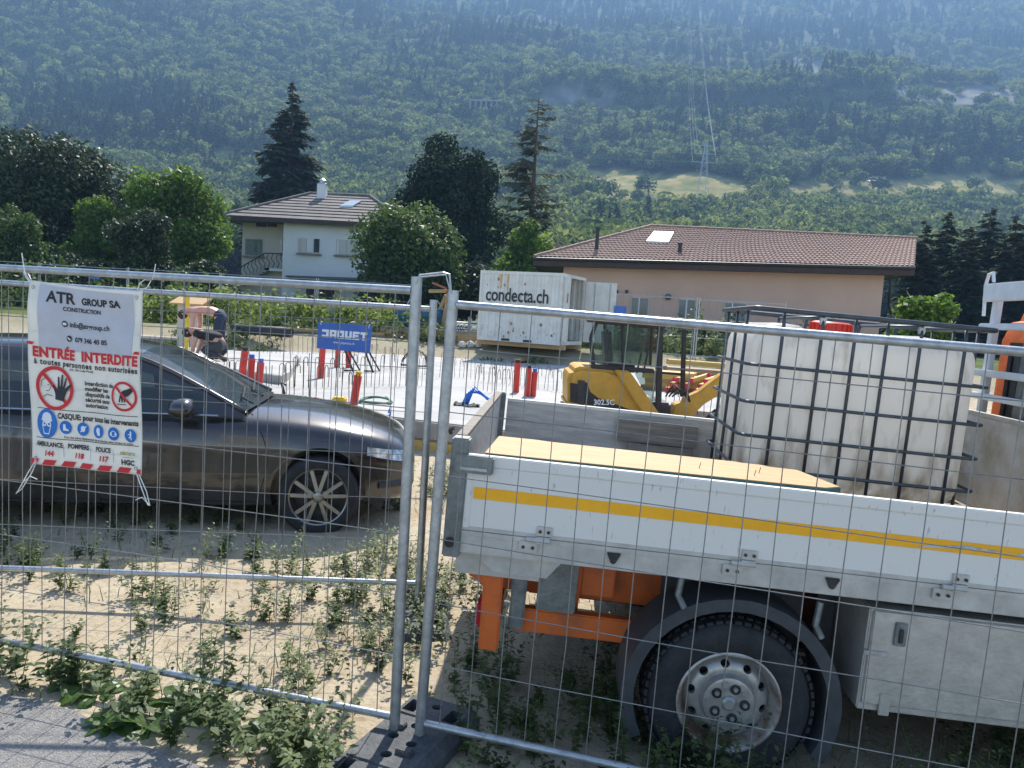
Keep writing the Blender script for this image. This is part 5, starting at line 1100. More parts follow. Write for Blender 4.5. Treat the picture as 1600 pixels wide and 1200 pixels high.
def strip(a, c, z0, z1, th, nm, m): MB().beam(Vector((a.x, a.y, a.z+(z0+z1)/2)), Vector((c.x, c.y, c.z+(z0+z1)/2)), th, z1-z0).build(nm, m, RH, world=True)
strip(E0, E1, -.33, -.03, .06, 'fascia', dark_eave); strip(E0, E0b, -.33, -.03, .06, 'fascia', dark_eave); strip(E1, E1b, -.33, -.03, .06, 'fascia', dark_eave)
MB().cyl(E0-back*.07+Vector((0, 0, -.06)), E1-back*.07+Vector((0, 0, -.06)), .065, n=8).build('gutter', mat('gutter_dark', (.035, .035, .04), .5, .3), RH, world=True)
MB().add([E0+Vector((0, 0, -.3)), E1+Vector((0, 0, -.3)), E1b+Vector((0, 0, -.3)), E0b+Vector((0, 0, -.3))], [(0, 1, 2, 3)]).build('soffit', dark_eave, RH, world=True)
wz0 = .9; A_ = E0+evd*1.15+back*.75; B_ = E1-evd*.8+back*.75
wb = MB(); h_ = E0.z-.31
wb.add([(A_.x, A_.y, wz0), (B_.x, B_.y, wz0), (B_+back*8).to_tuple()[:2]+(wz0,), (A_+back*8).to_tuple()[:2]+(wz0,), (A_.x, A_.y, A_.z-.3), (B_.x, B_.y, B_.z-.3), (B_+back*8).to_tuple()[:2]+(B_.z-.3,), (A_+back*8).to_tuple()[:2]+(A_.z-.3,)], [(0, 1, 5, 4), (1, 2, 6, 5), (2, 3, 7, 6), (3, 0, 4, 7)]); wb.build('wall', wall_p, RH, world=True)
def on_wall(px_, py_, off=.02, A=A_, nrm=-back):
    d = _ray(px_, py_); p0 = A+nrm*off; return CAM+d*((p0-CAM).dot(nrm)/d.dot(nrm))
def wall_quad(x0, y0, x1, y1, nm, m, par, off=.02, th=.03, root=None, onw=None):
    onw = onw or on_wall; root = root or RH; a = onw(x0, y1, off); c = onw(x1, y1, off); e_ = onw(x0, y0, off); d = (c-a); d.z = 0; h2 = e_.z-a.z; L_ = d.length; d.normalize()
    M = Matrix((d, Vector((-d.y, d.x, 0)), Vector((0, 0, 1)))).transposed()
    b = MB(); b.box(a+d*L_/2+Vector((0, 0, h2/2))-root.location, (L_, th, h2), M); return b.build(nm, m, par)
for (x0, y0, x1, y1) in ((986, 465, 1011, 492), (1060, 468, 1084, 497), (1131, 473, 1163, 505)):
    f_ = wall_quad(x0-2, y0-2, x1+2, y1+2, 'window', wall_c, RH, .01); wall_quad(x0, y0, x1, y1, 'pane', mat('window_grey', (.12, .14, .15), .15, 0, .2, 2), f_, .03); wall_quad(x0+10, y0, x0+12, y1, 'mullion', wall_w, f_, .045)
lm = on_wall(1044, 464, .08)-RH.location; MB().lathe([(0, .1), (.09, .08), (.13, .0), (.11, -.02)], lm, -back, 16).build('wall_lamp', galv_d, RH, smooth=True)
for px_ in (964, 979): wall_quad(px_-2, 453, px_+2, 458, 'wall_box', black_m, RH, .05, .08)
MB().tube([on_wall(1394, 417, .1), on_wall(1392, 432, .03), on_wall(1388, 482, .03)], .05, 8).build('downpipe', MATS['gutter_dark'], RH, world=True, smooth=True)
def roof_pt(px_, py_, off=0):
    nrm = (E1-E0).cross(R0-E0).normalized(); nrm = nrm if nrm.z > 0 else -nrm; d = _ray(px_, py_); return CAM+d*((E0+nrm*off-CAM).dot(nrm)/d.dot(nrm))
k4 = [roof_pt(1010, 376, .1), roof_pt(1045, 377, .1), roof_pt(1053, 362, .1), roof_pt(1022, 361, .1)]; k5 = [p-Vector((0, 0, .16)) for p in k4]
MB().add(k4+k5, [(0, 1, 2, 3), (4, 7, 6, 5), (0, 4, 5, 1), (1, 5, 6, 2), (2, 6, 7, 3), (3, 7, 4, 0)]).build('roof_window', mat('roof_window_pale', (.55, .53, .48), .3, 0, .05), RH, world=True)
for a, c, r in ((( 932, 390), (933, 358), .075), ((1062, 394), (1062, 382), .08)):
    p = roof_pt(*a); hgt = (a[1]-c[1])*p.y/FPX; MB().cyl(p-Vector((0, 0, .1)), p+Vector((0, 0, hgt)), r, n=10).cyl(p+Vector((0, 0, hgt)), p+Vector((0, 0, hgt+.05)), r*1.35, n=10).build('vent_pipe', black_m, RH, world=True)
# two-storey white house
Y0 = 51.0
e0, e1 = at(346, 336, Y0), at(640, 350, Y0-1); r0, r1 = at(486, 304, Y0+5), at(578, 305, Y0+4.6); ez = (e0.z+e1.z)/2; e0.z = e1.z = ez; r0.z = r1.z = (r0.z+r1.z)/2
WH = thing('white_house', 'two storey white house with low grey hipped roof and chimney', 'house', (e0.x+6, Y0+4, 1.3))
d1 = (e1-e0).normalized(); bk = Vector((-d1.y, d1.x, 0)); e2, e3 = e1+bk*11, e0+bk*11
rf = MB(); rf.add([e0, e1, r1, r0], [(0, 1, 2, 3)]); rf.add([e1, e2, r1], [(0, 1, 2)]); rf.add([e2, e3, r0, r1], [(0, 1, 2, 3)]); rf.add([e3, e0, r0], [(0, 1, 2)]); dn = Vector((0, 0, -.12))
rfo = rf.build('roof', tile_g, WH, world=True)
for a, c in ((e0, e1), (e1, e2), (e2, e3), (e3, e0)): MB().beam(a+Vector((0, 0, -.15)), c+Vector((0, 0, -.15)), .08, .3).build('fascia', dark_eave, WH, world=True)
MB().add([e0+dn*2, e1+dn*2, e2+dn*2, e3+dn*2], [(0, 1, 2, 3)]).build('soffit', dark_eave, WH, world=True)
for a, c in ((e0, r0), (e1, r1), (r0, r1)): MB().cyl(a+Vector((0, 0, .02)), c+Vector((0, 0, .05)), .1, n=8).build('hip_cap', tile_g, rfo if False else WH, world=True)
for j in range(1, 9):   # slate courses
    a, c = e0.lerp(r0, j/9), e1.lerp(r1, j/9); MB().beam(a+Vector((0, -.02, .02)), c+Vector((0, -.02, .02)), .1, .008).build('slate_course', tile_g, WH, world=True)
wA = e0+bk*1.9+d1*.6; wB = e1+bk*.7-d1*.7; gzW = 1.0
def wx(px_, A, py_=390): d = _ray(px_, py_); nrm = -bk; return CAM+d*((A-CAM).dot(nrm)/d.dot(nrm))
cR = wx(442, wB)
def wallpoly(a, c, depth, m, nm):
    p = [Vector((a.x, a.y, gzW)), Vector((c.x, c.y, gzW)), Vector((c.x, c.y, gzW))+bk*depth, Vector((a.x, a.y, gzW))+bk*depth]; t_ = [Vector((q_.x, q_.y, ez-.22)) for q_ in p]
    MB().add(p+t_, [(0, 1, 5, 4), (1, 2, 6, 5), (2, 3, 7, 6), (3, 0, 4, 7)]).build(nm, m, WH, world=True)
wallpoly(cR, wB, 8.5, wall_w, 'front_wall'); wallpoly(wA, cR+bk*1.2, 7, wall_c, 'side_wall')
owW = lambda x, y, o_=.02: on_wall(x, y, o_, wB, -bk); owC = lambda x, y, o_=.02: on_wall(x, y, o_, wA, -bk)
def win(x0, y0, x1, y1, ow, panes, sill=True):
    f_ = wall_quad(x0, y0, x1, y1, 'window', wall_c, WH, .0, .1, WH, ow)
    for (a, c, m) in panes: wall_quad(lerp(x0, x1, a), y0+1, lerp(x0, x1, c), y1-1, 'pane', m, f_, .06, .03, WH, ow)
    if sill: wall_quad(x0-3, y1, x1+3, y1+2.2, 'sill', sillm, f_, .08, .25, WH, ow)
win(466, 372, 499, 395, owW, [(.03, .12, wall_c), (.13, .36, curtain), (.40, .70, wall_w), (.74, .98, winglass)]); win(525, 374, 556, 398, owW, [(.03, .12, wall_w), (.15, .5, curtain), (.53, .85, curtain)])
win(382, 372, 410, 399, owC, [(.03, .97, mat('shutter_green', (.16, .2, .17), .6)), (.08, .30, curtain), (.34, .42, wall_w), (.5, .7, curtain), (.76, .95, wall_c)]); win(399, 345, 434, 355, owC, [(.03, .5, dark_eave), (.55, .97, dark_eave)], False)
win(436, 372, 441, 400, owC, [(.1, .9, winglass)], False)
c0 = r0.lerp(e0, .13)+d1*.2; c0 = at(503, 311, Y0+4.2); ch = MB().b2(c0-Vector((.3, .3, .6)), c0+Vector((.3, .3, 1.0))).build('chimney', wall_w, WH, world=True, bevel=.02)
MB().lathe([(.36, 0), (.36, .06), (.2, .12), (.2, .26), (.27, .28), (.05, .45), (0, .5)], c0-WH.location+Vector((0, 0, 1.0)), n=14).build('chimney_cap', galv, ch)
def rq(px_, py_):
    nrm = (e1-e0).cross(r0-e0).normalized(); nrm = nrm if nrm.z > 0 else -nrm; d = _ray(px_, py_); return CAM+d*((e0+nrm*.12-CAM).dot(nrm)/d.dot(nrm))
k4 = [rq(531, 321), rq(552, 321), rq(565, 313), rq(546, 313)]; k5 = [p-Vector((0, 0, .25)) for p in k4]
MB().add(k4+k5, [(0, 1, 2, 3), (4, 7, 6, 5), (0, 4, 5, 1), (1, 5, 6, 2), (2, 6, 7, 3), (3, 7, 4, 0)]).build('roof_window', mat('roof_glass', (.35, .4, .44), .15, .3), WH, world=True)
aw = [owW(446, 432, .05), owW(565, 436, .05), owW(572, 440, 1.8), owW(466, 437, 1.8)]; aw = [p for p in aw]
b = MB(); b.add(aw+[p+Vector((0, 0, .08)) for p in aw], [(0, 1, 2, 3), (4, 7, 6, 5), (0, 4, 5, 1), (1, 5, 6, 2), (2, 6, 7, 3), (3, 7, 4, 0)]); b.build('awning', black_m, WH, world=True)
wall_quad(478, 440, 522, 470, 'garage_opening', black_m, WH, .01, .05, WH, owW); wall_quad(524, 444, 530, 470, 'pier', wall_c, WH, .05, .1, WH, owW)
s0, s1 = owC(372, 442, .6), owC(414, 418, .6); s2 = owC(441, 419, .6); stp = mat('stair_stone', (.3, .28, .25), .8)
for k in range(9): a = s0.lerp(s1, k/8); MB().b2(Vector((a.x-.12, a.y-.1, a.z-.18)), Vector((a.x+.32, a.y+1.0, a.z))).build('stair_step', stp, WH, world=True)
MB().b2(Vector((s1.x, s1.y-.1, s1.z-.2)), Vector((s2.x, s2.y+1.2, s1.z-.02))).build('landing', wall_w, WH, world=True)
hr_ = Vector((0, -.08, .95))
rl = MB(); rl.tube([s0+hr_, s1+hr_, s2+hr_], .04, 6); rl.build('handrail', black_m, WH, world=True)
for k in range(12):
    t_ = k/11; a = s0.lerp(s1, t_*1.5) if t_ < .66 else s1.lerp(s2, (t_-.66)/.34); a = a+Vector((0, -.08, 0)); MB().tube([a, a+Vector((.12, 0, .3)), a+Vector((-.1, 0, .6)), a+Vector((0, 0, .95))], .028, 5).build('baluster', black_m, WH, world=True)
L_cedar = leaf_mat('needle_grey', (.05, .065, .04), (.13, .145, .095), .2, .8, .1)
# ------------------------------------------------------------------ near trees
def trunk_mb(base, top, r, limbs, q):
    b = MB(); base, top = Vector(base), Vector(top); m_ = base.lerp(top, .5)+Vector((q.uniform(-.2, .2), 0, 0)); b.tube([base-Vector((0, 0, .2)), m_, top], [r, r*.75, r*.3], 8)
    for c in limbs: s_ = base.lerp(top, q.uniform(.25, .7)); b.tube([s_, s_.lerp(Vector(c), .5)+Vector((0, 0, .2)), Vector(c)], [r*.4, r*.25, r*.08], 5)
    return b
def broad(nm, label, x0, x1, ytop, Y, m, n_=5500, lf=.16, zlow=None, seed=0, nc=26, egg=1.0, shell=.5, cat='tree', group=None, depth=.85, ground=None):
    q = random.Random(seed); rg = np.random.default_rng(seed+50); xm = (x0+x1)/2; tp = at(xm, ytop, Y); rx = (x1-x0)/2*Y/FPX; gx, gy2 = tp.x, Y; g0 = gz(gx, gy2) if ground is None else ground
    zl = g0+.8 if zlow is None else zlow; hz_ = (tp.z-zl)/2; zc = zl+hz_; cs, rs = [], []
    for k in range(nc):
        a, e_ = q.uniform(0, 6.28), math.asin(q.uniform(-.95, .97)); f = q.uniform(.5, .82); s_ = q.uniform(.24, .4)
        cs.append((gx+rx*f*math.cos(a)*math.cos(e_), gy2+rx*depth*f*math.sin(a)*math.cos(e_), zc+hz_*f*math.sin(e_)*egg)); rs.append((rx*s_, rx*s_*depth, min(rx, hz_)*s_*.95))
    cs.append((gx, gy2, zc)); rs.append((rx*.6, rx*.5, hz_*.65))
    t = thing(nm, label, cat, (gx, gy2, g0), 0, group); L_ = np.array(t.location)
    v, ti = leaf_cloud(cs, rs, int(n_*1.8), lf*.74, shell, rng=rg); put('crown', quads_mesh('crown', v-L_, ti, m), t)
    trunk_mb((gx, gy2, g0), (gx, gy2, zc+hz_*.5), max(.08, rx*.055), [cs[k] for k in range(0, nc, 3)], q).build('trunk', bark, t, world=True, smooth=True); return t
broad('broadleaf_tree', 'tall dark round tree at the left edge behind the garden', -60, 198, 188, 43, L_dark, 15000, .17, 1.6, 1, 40)
broad('garden_shrub', 'upright pale green shrub at the far left edge below the dark tree', -30, 86, 308, 36, L_mid, 5000, .13, 1.0, 2, 24, cat='shrub')
broad('broadleaf_tree', 'bright green tree left of the white house', 182, 372, 258, 41, L_bright, 11000, .17, 1.2, 3, 40)
broad('broadleaf_tree', 'small bright green tree between dark tree and round bush', 95, 200, 292, 39, L_bright, 6000, .15, 1.0, 4, 26)
broad('round_bush', 'clipped round dark green bush in front of the bright tree', 168, 273, 308, 34, L_dark, 7000, .11, 1.0, 5, 36, shell=.75, cat='bush')
broad('broadleaf_tree', 'rounded green tree in front of the white house', 545, 724, 306, 39, L_mid, 12000, .15, 1.5, 6, 46, shell=.6)
broad('broadleaf_tree', 'bright green leafy tree behind the white container', 775, 900, 336, 44, L_bright, 7000, .17, 1.2, 7, 28)
broad('dark_shrub', 'dark leafy shrub behind the container left side', 690, 800, 395, 40, L_dark, 6000, .14, 1.0, 8, 26, cat='shrub')
broad('dark_shrub', 'dark green shrub below the rounded tree by the tub', 560, 700, 420, 37, L_dark, 6000, .13, .9, 9, 26, cat='shrub')
broad('fig_shrub', 'large leaved green shrub right of the pink house', 1396, 1520, 446, 21.5, L_bright, 4200, .11, 1.0, 10, 26, cat='shrub')
broad('dark_shrub', 'dark hedge shrub left of the garden below the trees', 60, 200, 392, 35.5, L_dark, 6000, .13, .9, 12, 26, cat='shrub')
broad('dark_shrub', 'dark hedge shrub right of the round bush by the white house', 262, 372, 398, 37, L_dark, 5000, .13, .9, 13, 26, cat='shrub')
broad('dark_shrub', 'dark hedge shrub at the left frame edge by the fence', -120, 70, 400, 37, L_dark, 6000, .13, .9, 14, 26, cat='shrub')
def conifer(nm, label, px_, ytop, hw, Y, m, seed, wh=26, nb=9, droop=.35, gap=0, lf=.2, zb=None, curve=1.0, group=None, bpt=12):
    q = random.Random(seed); tp = at(px_, ytop, Y); g0 = gz(tp.x, Y); H_ = tp.z-g0; R_ = hw*Y/FPX; t = thing(nm, label, 'tree', (tp.x, Y, g0), 0, group)
    V = []; T = []; tb = MB(); tb.tube([(0, 0, -.2), (0, 0, H_*.5), (0, 0, H_*.99)], [R_*.07, R_*.045, .02], 8)
    z0 = (zb or .08)
    for k in range(wh):
        h = z0+(1-z0)*(k/wh)**.95; L_ = R_*((1-h)/(1-z0))**curve*q.uniform(.8, 1.12)+.12
        for j in range(max(4, int(nb*(1-.4*h)))):
            if q.random() < gap: continue
            a = q.uniform(0, 6.28); L2 = L_*q.uniform(.65, 1.1); dv = np.array((math.cos(a), math.sin(a), 0)); sv2 = np.array((-math.sin(a), math.cos(a), 0)); zz = H_*h+q.uniform(-.25, .25); ti = min(1, max(0, q.gauss(.45, .22)))
            tb.tube([(0, 0, zz), tuple(dv*L2*.5+np.array((0, 0, zz-droop*L2*.25))), tuple(dv*L2+np.array((0, 0, zz-droop*L2*.55)))], [.05, .03, .01], 3, False)
            for i in range(bpt):
                f = .18+.82*(i+q.random())/bpt; p = dv*L2*f+np.array((0, 0, zz-droop*L2*(f*.75-.2*f*f))); s_ = lf*q.uniform(.7, 1.35)*(1.15-.5*f)*max(.16, min(1.3, L2/2.2))
                for sd2 in (-1, 1):
                    o_ = (dv*.55+sv2*sd2*q.uniform(.5, 1.1)+np.array((0, 0, -q.uniform(.05, .7)))); o_ /= np.linalg.norm(o_); pr = np.cross(o_, (q.gauss(0, .4), q.gauss(0, .4), 1)); pr /= np.linalg.norm(pr)+1e-6
                    V += [p, p+o_*s_*.8+pr*s_*.3, p+o_*s_*1.7, p+o_*s_*.8-pr*s_*.3]; T += [min(1, max(0, ti+q.gauss(0, .12)))]*4
    put('crown', quads_mesh('crown', np.array(V), T, m), t); tb.build('trunk', bark, t); return t
conifer('spruce_tree', 'tall pointed spruce standing behind the white house', 458, 122, 92, 74, L_blue, 1, 40, 14, .30, .05, .62, curve=.85, bpt=14)
conifer('cedar_tree', 'tall thin grey green cedar with see-through crown', 842, 150, 92, 60, L_cedar, 2, 26, 8, -.1, .14, .42, zb=.06, curve=.55, bpt=11)
broad('pine_tree', 'dark dense pine tree right of the white house', 622, 800, 206, 52, L_conif, 15000, .2, 4.0, 21, 44, 1.0, .45)
for i, (px_, yt, hw, Y, lb) in enumerate(((1448, 345, 30, 50, 'leftmost'), (1482, 330, 32, 54, 'second'), (1516, 352, 30, 49, 'third'), (1550, 322, 34, 55, 'fourth'), (1590, 335, 34, 51, 'fifth'), (1630, 320, 36, 53, 'rightmost'))):
    conifer('spruce_tree', lb+' of the dark spruces in the row right of the pink house', px_, yt, hw*2.1, Y, L_conif, 30+i, 30, 12, .25, 0, .6, zb=.02, curve=.75, group='spruce row')
# solitary trees in the meadows
for i, (px_, py_, Hh, k, lb) in enumerate(((1372, 305, 26, 0, 'dark round tree alone in the meadow above the pink house roof'), (1519, 305, 24, 1, 'smaller round tree alone in the meadow at the right'), (1012, 322, 20, 3, 'small conifer alone in the lower meadow'), (926, 308, 26, 0, 'round tree in the meadow beside the cedar'), (1300, 310, 11, 2, 'low bush at the meadow edge left of the round tree'))):
    d = _ray(px_, py_); best = None
    for Yq in np.linspace(200, 700, 400):
        p = CAM+d*(Yq/d.y)
        if hz(p.x, p.y) >= p.z: best = p; break
    if best is None: continue
    t = thing('meadow_tree', lb, 'tree', (best.x, best.y, hz(best.x, best.y)-.3), i, 'solitary meadow trees'); S_ = Hh*best.y/FPX*1.25
    me = protos[k].data.copy(); me.transform(Matrix.Diagonal((S_*1.2, S_*1.2, S_, 1))); me.materials.clear(); me.materials.append(L_dark if k == 0 else L_hill if k < 3 else L_hillc); put('crown', me, t); MB().cyl((0, 0, -.5), (0, 0, S_*.4), S_*.03, n=6).build('trunk', bark, t)
# ------------------------------------------------------------------ power line
pd = _ray(1097, 304); pb2 = None
for Yq in np.linspace(200, 800, 600):
    p = CAM+pd*(Yq/pd.y)
    if hz(p.x, p.y) >= p.z: pb2 = p; break
pb2 = pb2 or at(1097, 300, 450)
PY = thing('lattice_pylon', 'grey lattice power pylon standing at the meadow edge', 'pylon', (pb2.x, pb2.y, hz(pb2.x, pb2.y)-.5)); PHt = 80*pb2.y/FPX
lat = mat('pylon_steel', (.42, .44, .45), .5, .5, .1); b = MB(); lv = 8
def leg(sx, sy, t_): w_ = lerp(2.6, .5, t_); return Vector((sx*w_, sy*w_, PHt*t_))
for sx in (-1, 1):
    for sy in (-1, 1): MB().beam(leg(sx, sy, 0), leg(sx, sy, 1), .16, .16).build('leg', lat, PY)
for k in range(lv):
    for (a, c) in (((-1, -1), (1, -1)), ((-1, 1), (1, 1)), ((-1, -1), (-1, 1)), ((1, -1), (1, 1))): b.beam(leg(*a, k/lv), leg(*c, (k+1)/lv), .09, .09); b.beam(leg(*c, k/lv), leg(*a, (k+1)/lv), .09, .09)
b.build('lattice_bracing', lat, PY, kind='stuff')
arms = []
for z_, w_ in ((.62, 6.5), (.78, 5.5), (.93, 4.5)):
    MB().beam((-w_, 0, PHt*z_), (w_, 0, PHt*z_), .3, .22).build('cross_arm', lat, PY); arms += [(-w_, z_), (w_, z_)]
cabm = mat('power_cable', (.34, .36, .38), .8, 0, .05, spec=.05)
def hang(a, c, sag, lab, r): 
    pts = [a.lerp(c, k/16)-Vector((0, 0, sag*4*(k/16)*(1-k/16))) for k in range(17)]; MB().tube(pts, r, 4).build('power_cable', cabm, None, label=lab, cat='power line', group='overhead power cables')
PL = PY.location
for i, (x_, z_) in enumerate(arms):
    s_ = PL+Vector((x_, 0, PHt*z_)); sd3 = ('left', 'right')[x_ > 0]; lv3 = ('lower', 'middle', 'upper')[i//2]
    hang(s_, at(340+i*6, 128-i*9, 620), 14, 'power cable from the '+lv3+' '+sd3+' pylon arm towards the left hillside', .045)
    hang(s_, at(1076+(i % 2)*14+i, -30, 1150), 20, 'power cable from the '+lv3+' '+sd3+' pylon arm up the mountain', .05)
    hang(s_, at(1640, 135+i*9, 620), 16, 'power cable from the '+lv3+' '+sd3+' pylon arm towards the right', .045)
# road gallery on the slope
def hill_hit(px_, py_):
    d = _ray(px_, py_)
    for Yq in np.linspace(200, 1400, 900):
        p = CAM+d*(Yq/d.y)
        if hz(p.x, p.y) >= p.z: return p
    return at(px_, py_, 700)
a, c = hill_hit(735, 179), hill_hit(800, 180); GL = thing('road_gallery', 'pale concrete road gallery on the wooded slope', 'gallery', (a.x, a.y, a.z)); dd_ = c-a
MB().beam((0, -4, 9), dd_+Vector((0, -4, 9)), 8, 1.2).build('deck', conc_edge, GL); 
for k in range(9): p = dd_*(k/8)+Vector((0, -7, 0)); MB().b2(p+Vector((-.5, -.5, -8)), p+Vector((.5, .5, 8.4))).build('pier', conc_edge, GL)
a, c = hill_hit(262, 268), hill_hit(312, 272); FH = thing('far_shed', 'long low shed roof behind the bright green tree', 'shed', (a.x, a.y, a.z)); dd_ = c-a
MB().beam(Vector((0, -3, 6)), dd_+Vector((0, -3, 6)), 9, .7).build('roof', tile_g, FH); MB().beam(Vector((0, -3, 2.5)), dd_+Vector((0, -3, 2.5)), 7, 7).build('wall', wall_c, FH)
# ------------------------------------------------------------------ far site fences
def far_fence(p, q_, label, grp):
    p, q_ = Vector(p), Vector(q_); d = q_-p; rz = math.atan2(d.y, d.x); d.z = 0
    fence_panel('fence_panel', label, grp, (p.x, p.y, gz(p.x, p.y)-.05), rz, d.length-.03, seed=int(p.x*10) % 97, foot=0, h=2.0, lite=True, pitch=.26, hpitch=.6, rw=.004, bent=False)
A0, A1 = at(-70, 430, 32.5), at(655, 460, 29.0)
for k in range(5): far_fence(A0.lerp(A1, k/5), A0.lerp(A1, (k+1)/5), ('leftmost', 'second', 'third', 'fourth', 'fifth')[k]+' far fence panel along the garden, from the left', 'far fence along the garden')
A0, A1 = at(958, 466, 25.6), at(1230, 480, 24.8)
for k in range(2): far_fence(A0.lerp(A1, k/2), A0.lerp(A1, (k+1)/2), ('left', 'right')[k]+' far fence panel in front of the pink house', 'far fence by the house')
for px_, py_, Y, lb in ((148, 432, 32.3, 'small blue notice on the far fence above the banner'), (969, 484, 25.4, 'small blue notice on the far fence by the pink house'), (536, 446, 29.4, 'small blue notice on the far fence before the white house')):
    p = at(px_, py_, Y-.15); MB().b2((p.x-.2, p.y, p.z-.12), (p.x+.2, p.y+.01, p.z+.12)).build('notice_board', blue_s, None, label=lb, cat='sign')
# ------------------------------------------------------------------ garden crops behind the slab, rough grass (uncountable)
def scatter(nm, areas, m, lf, n_, hgt, seed, flat=0, long=1.0):
    rg = np.random.default_rng(seed); cs, rs = [], []
    for (x0, x1, y0, y1, h0, h1, cnt) in areas:
        for k in range(cnt):
            x, y = rg.uniform(x0, x1), rg.uniform(y0, y1); h = rg.uniform(h0, h1); cs.append((x, y, gz(x, y)+h*.5)); rs.append((rg.uniform(.25, .5), rg.uniform(.25, .5), h*.55))
    v, t = leaf_cloud(cs, rs, n_, lf, .3, flat, rg, long); return put(nm, quads_mesh(nm, v, t, m), None, kind='stuff')
scatter('garden_crops', [(-14, -5, 26.5, 31, .7, 1.5, 130), (-16, -12, 25.5, 30, .6, 1.3, 40), (-5.5, -3.2, 26, 30, .5, 1.2, 30)], L_crop, .085, 15000, 1, 61)
scatter('rough_grass', [(-9, -2, 25.3, 27, .2, .6, 70), (-4, 3, 26, 29.5, .15, .5, 60), (-.8, .8, 22.6, 24.2, .1, .4, 14), (3, 9, 25.5, 28.5, .3, 1.0, 60), (-11, -7, 19.5, 25, .1, .4, 60)], L_weed, .06, 11000, 1, 62, long=1.6)
scatter('hedge_growth', [(2, 12, 27.5, 29, .8, 1.8, 30), (-26, -13, 31, 35, 1.0, 2.4, 60)], L_mid, .1, 6000, 1, 63)
# yellow staff and small roofed box
p = at(291, 562, 17.9); st_ = thing('levelling_staff', 'yellow staff standing upright left of the bending man', 'staff', (p.x, p.y, SZ)); MB().b2((-.04, -.03, 0), (.04, .03, 1.5)).build('staff', yel_pl, st_, bevel=.006); MB().b2((-.045, -.032, 1.5), (.045, .032, 1.53)).build('end_cap', black_m, st_)
p = at(297, 512, 20.5); bx = thing('meter_box', 'grey cabinet with a small sloping wooden roof behind the bending man', 'cabinet', (p.x, p.y, gz(p.x, p.y)))
MB().b2((-.26, -.2, .0), (.26, .2, p.z-gz(p.x, p.y)+.62)).build('cabinet', wall_c, bx, bevel=.01); zt2 = p.z-gz(p.x, p.y)+.62
MB().add([(-.42, -.35, zt2-.02), (.46, -.35, zt2-.02), (.46, .35, zt2+.18), (-.42, .35, zt2+.18), (-.42, -.35, zt2+.02), (.46, -.35, zt2+.02), (.46, .35, zt2+.22), (-.42, .35, zt2+.22)], [(0, 1, 2, 3), (7, 6, 5, 4), (0, 4, 5, 1), (1, 5, 6, 2), (2, 6, 7, 3), (3, 7, 4, 0)]).build('roof_board', formply, bx)
MB().b2((-.12, -.205, zt2-.34), (.12, -.2, zt2-.27)).build('label_strip', print_k, bx); MB().add([(-.07, -.206, zt2-.52), (.07, -.206, zt2-.52), (0, -.206, zt2-.40)], [(0, 1, 2)]).build('warning_mark', yel_pl, bx)
a, c = at(364, 513, 24.6), at(455, 524, 24.0); za = gz(a.x, a.y); dd_ = Vector((c.x-a.x, c.y-a.y, 0)); o = thing('plastic_pipe', 'thick black plastic pipe lying behind the workers', 'pipe', (a.x, a.y, za+.2)); MB().tube([(0, 0, 0), dd_*.5, dd_], .15, 14).build('tube', black_m, o, smooth=.8); MB().lathe([(.15, 0), (.17, .0), (.17, .12), (.15, .14)], (0, 0, 0), dd_, 16).build('socket', black_m, o)
# blue tub
p = at(655, 508, 27.5); g0 = gz(p.x, p.y); tbx_ = thing('blue_tub', 'large round blue mixing tub behind the fence posts', 'tub', (p.x, p.y, g0)); MB().lathe([(.0, .05), (.7, .02), (.85, .4), (.98, 1.0), (1.02, 1.02), (1.0, 1.06), (.95, 1.03), (.82, .42), (.0, .1)], (0, 0, 0), n=32).build('shell', mat('tub_blue', (.05, .17, .30), .5, 0, .2, 5), tbx_, smooth=.7)
for k in range(3): MB().cyl((.9*math.cos(k*2.1), .9*math.sin(k*2.1), .95), (.6*math.cos(k*2.1), .6*math.sin(k*2.1), 1.35), .02, n=6).build('lifting_bar', galv, tbx_)
# wooden frame, tube stack
p = at(690, 500, 27.0); g0 = gz(p.x, p.y); wf = thing('timber_trestle', 'tall bare timber trestle between the two fence posts', 'trestle', (p.x, p.y, g0)); hh = at(690, 447, 27.0).z-g0
MB().beam((0, 0, 0), (.18, 0, hh-.15), .1, .1).build('upright', timber, wf); MB().beam((-.5, .3, 0), (.1, .1, hh-.3), .1, .1).build('upright', timber, wf); MB().beam((-.5, 0, hh-.2), (.3, 0, hh-.15), .1, .12).build('cross_piece', timber, wf); MB().beam((-.4, 0, hh+.1), (.12, 0, hh-.08), .07, .07).build('brace', mat('rusty_arm', (.35, .12, .05), .7), wf)
p = at(722, 533, 25.8); g0 = gz(p.x, p.y); ts = thing('tube_rack', 'rack of stacked grey scaffold tubes left of the container', 'rack', (p.x, p.y, g0)); q = random.Random(4)
for j in range(7):
    for i in range(8): MB().cyl((-.55+i*.085+(j % 2)*.04+q.uniform(-.01, .01), -.2, .12+j*.085), (-.45+i*.085+(j % 2)*.04, 1.6, .12+j*.085), .035, n=8).build('scaffold_tube', galv, ts)
for j in range(6): MB().b2((.25, -.15, .1+j*.11), (1.1, -.05, .17+j*.11)).build('scaffold_board', galv, ts)
for x in (.2, 1.1): MB().b2((x-.03, -.22, 0), (x+.03, -.1, .85)).build('rack_post', galv_d, ts)
MB().b2((-.65, -.1, .0), (1.15, 0, .075)).b2((-.65, 1.2, .0), (1.15, 1.3, .075)).build('rack_base', timber, ts)
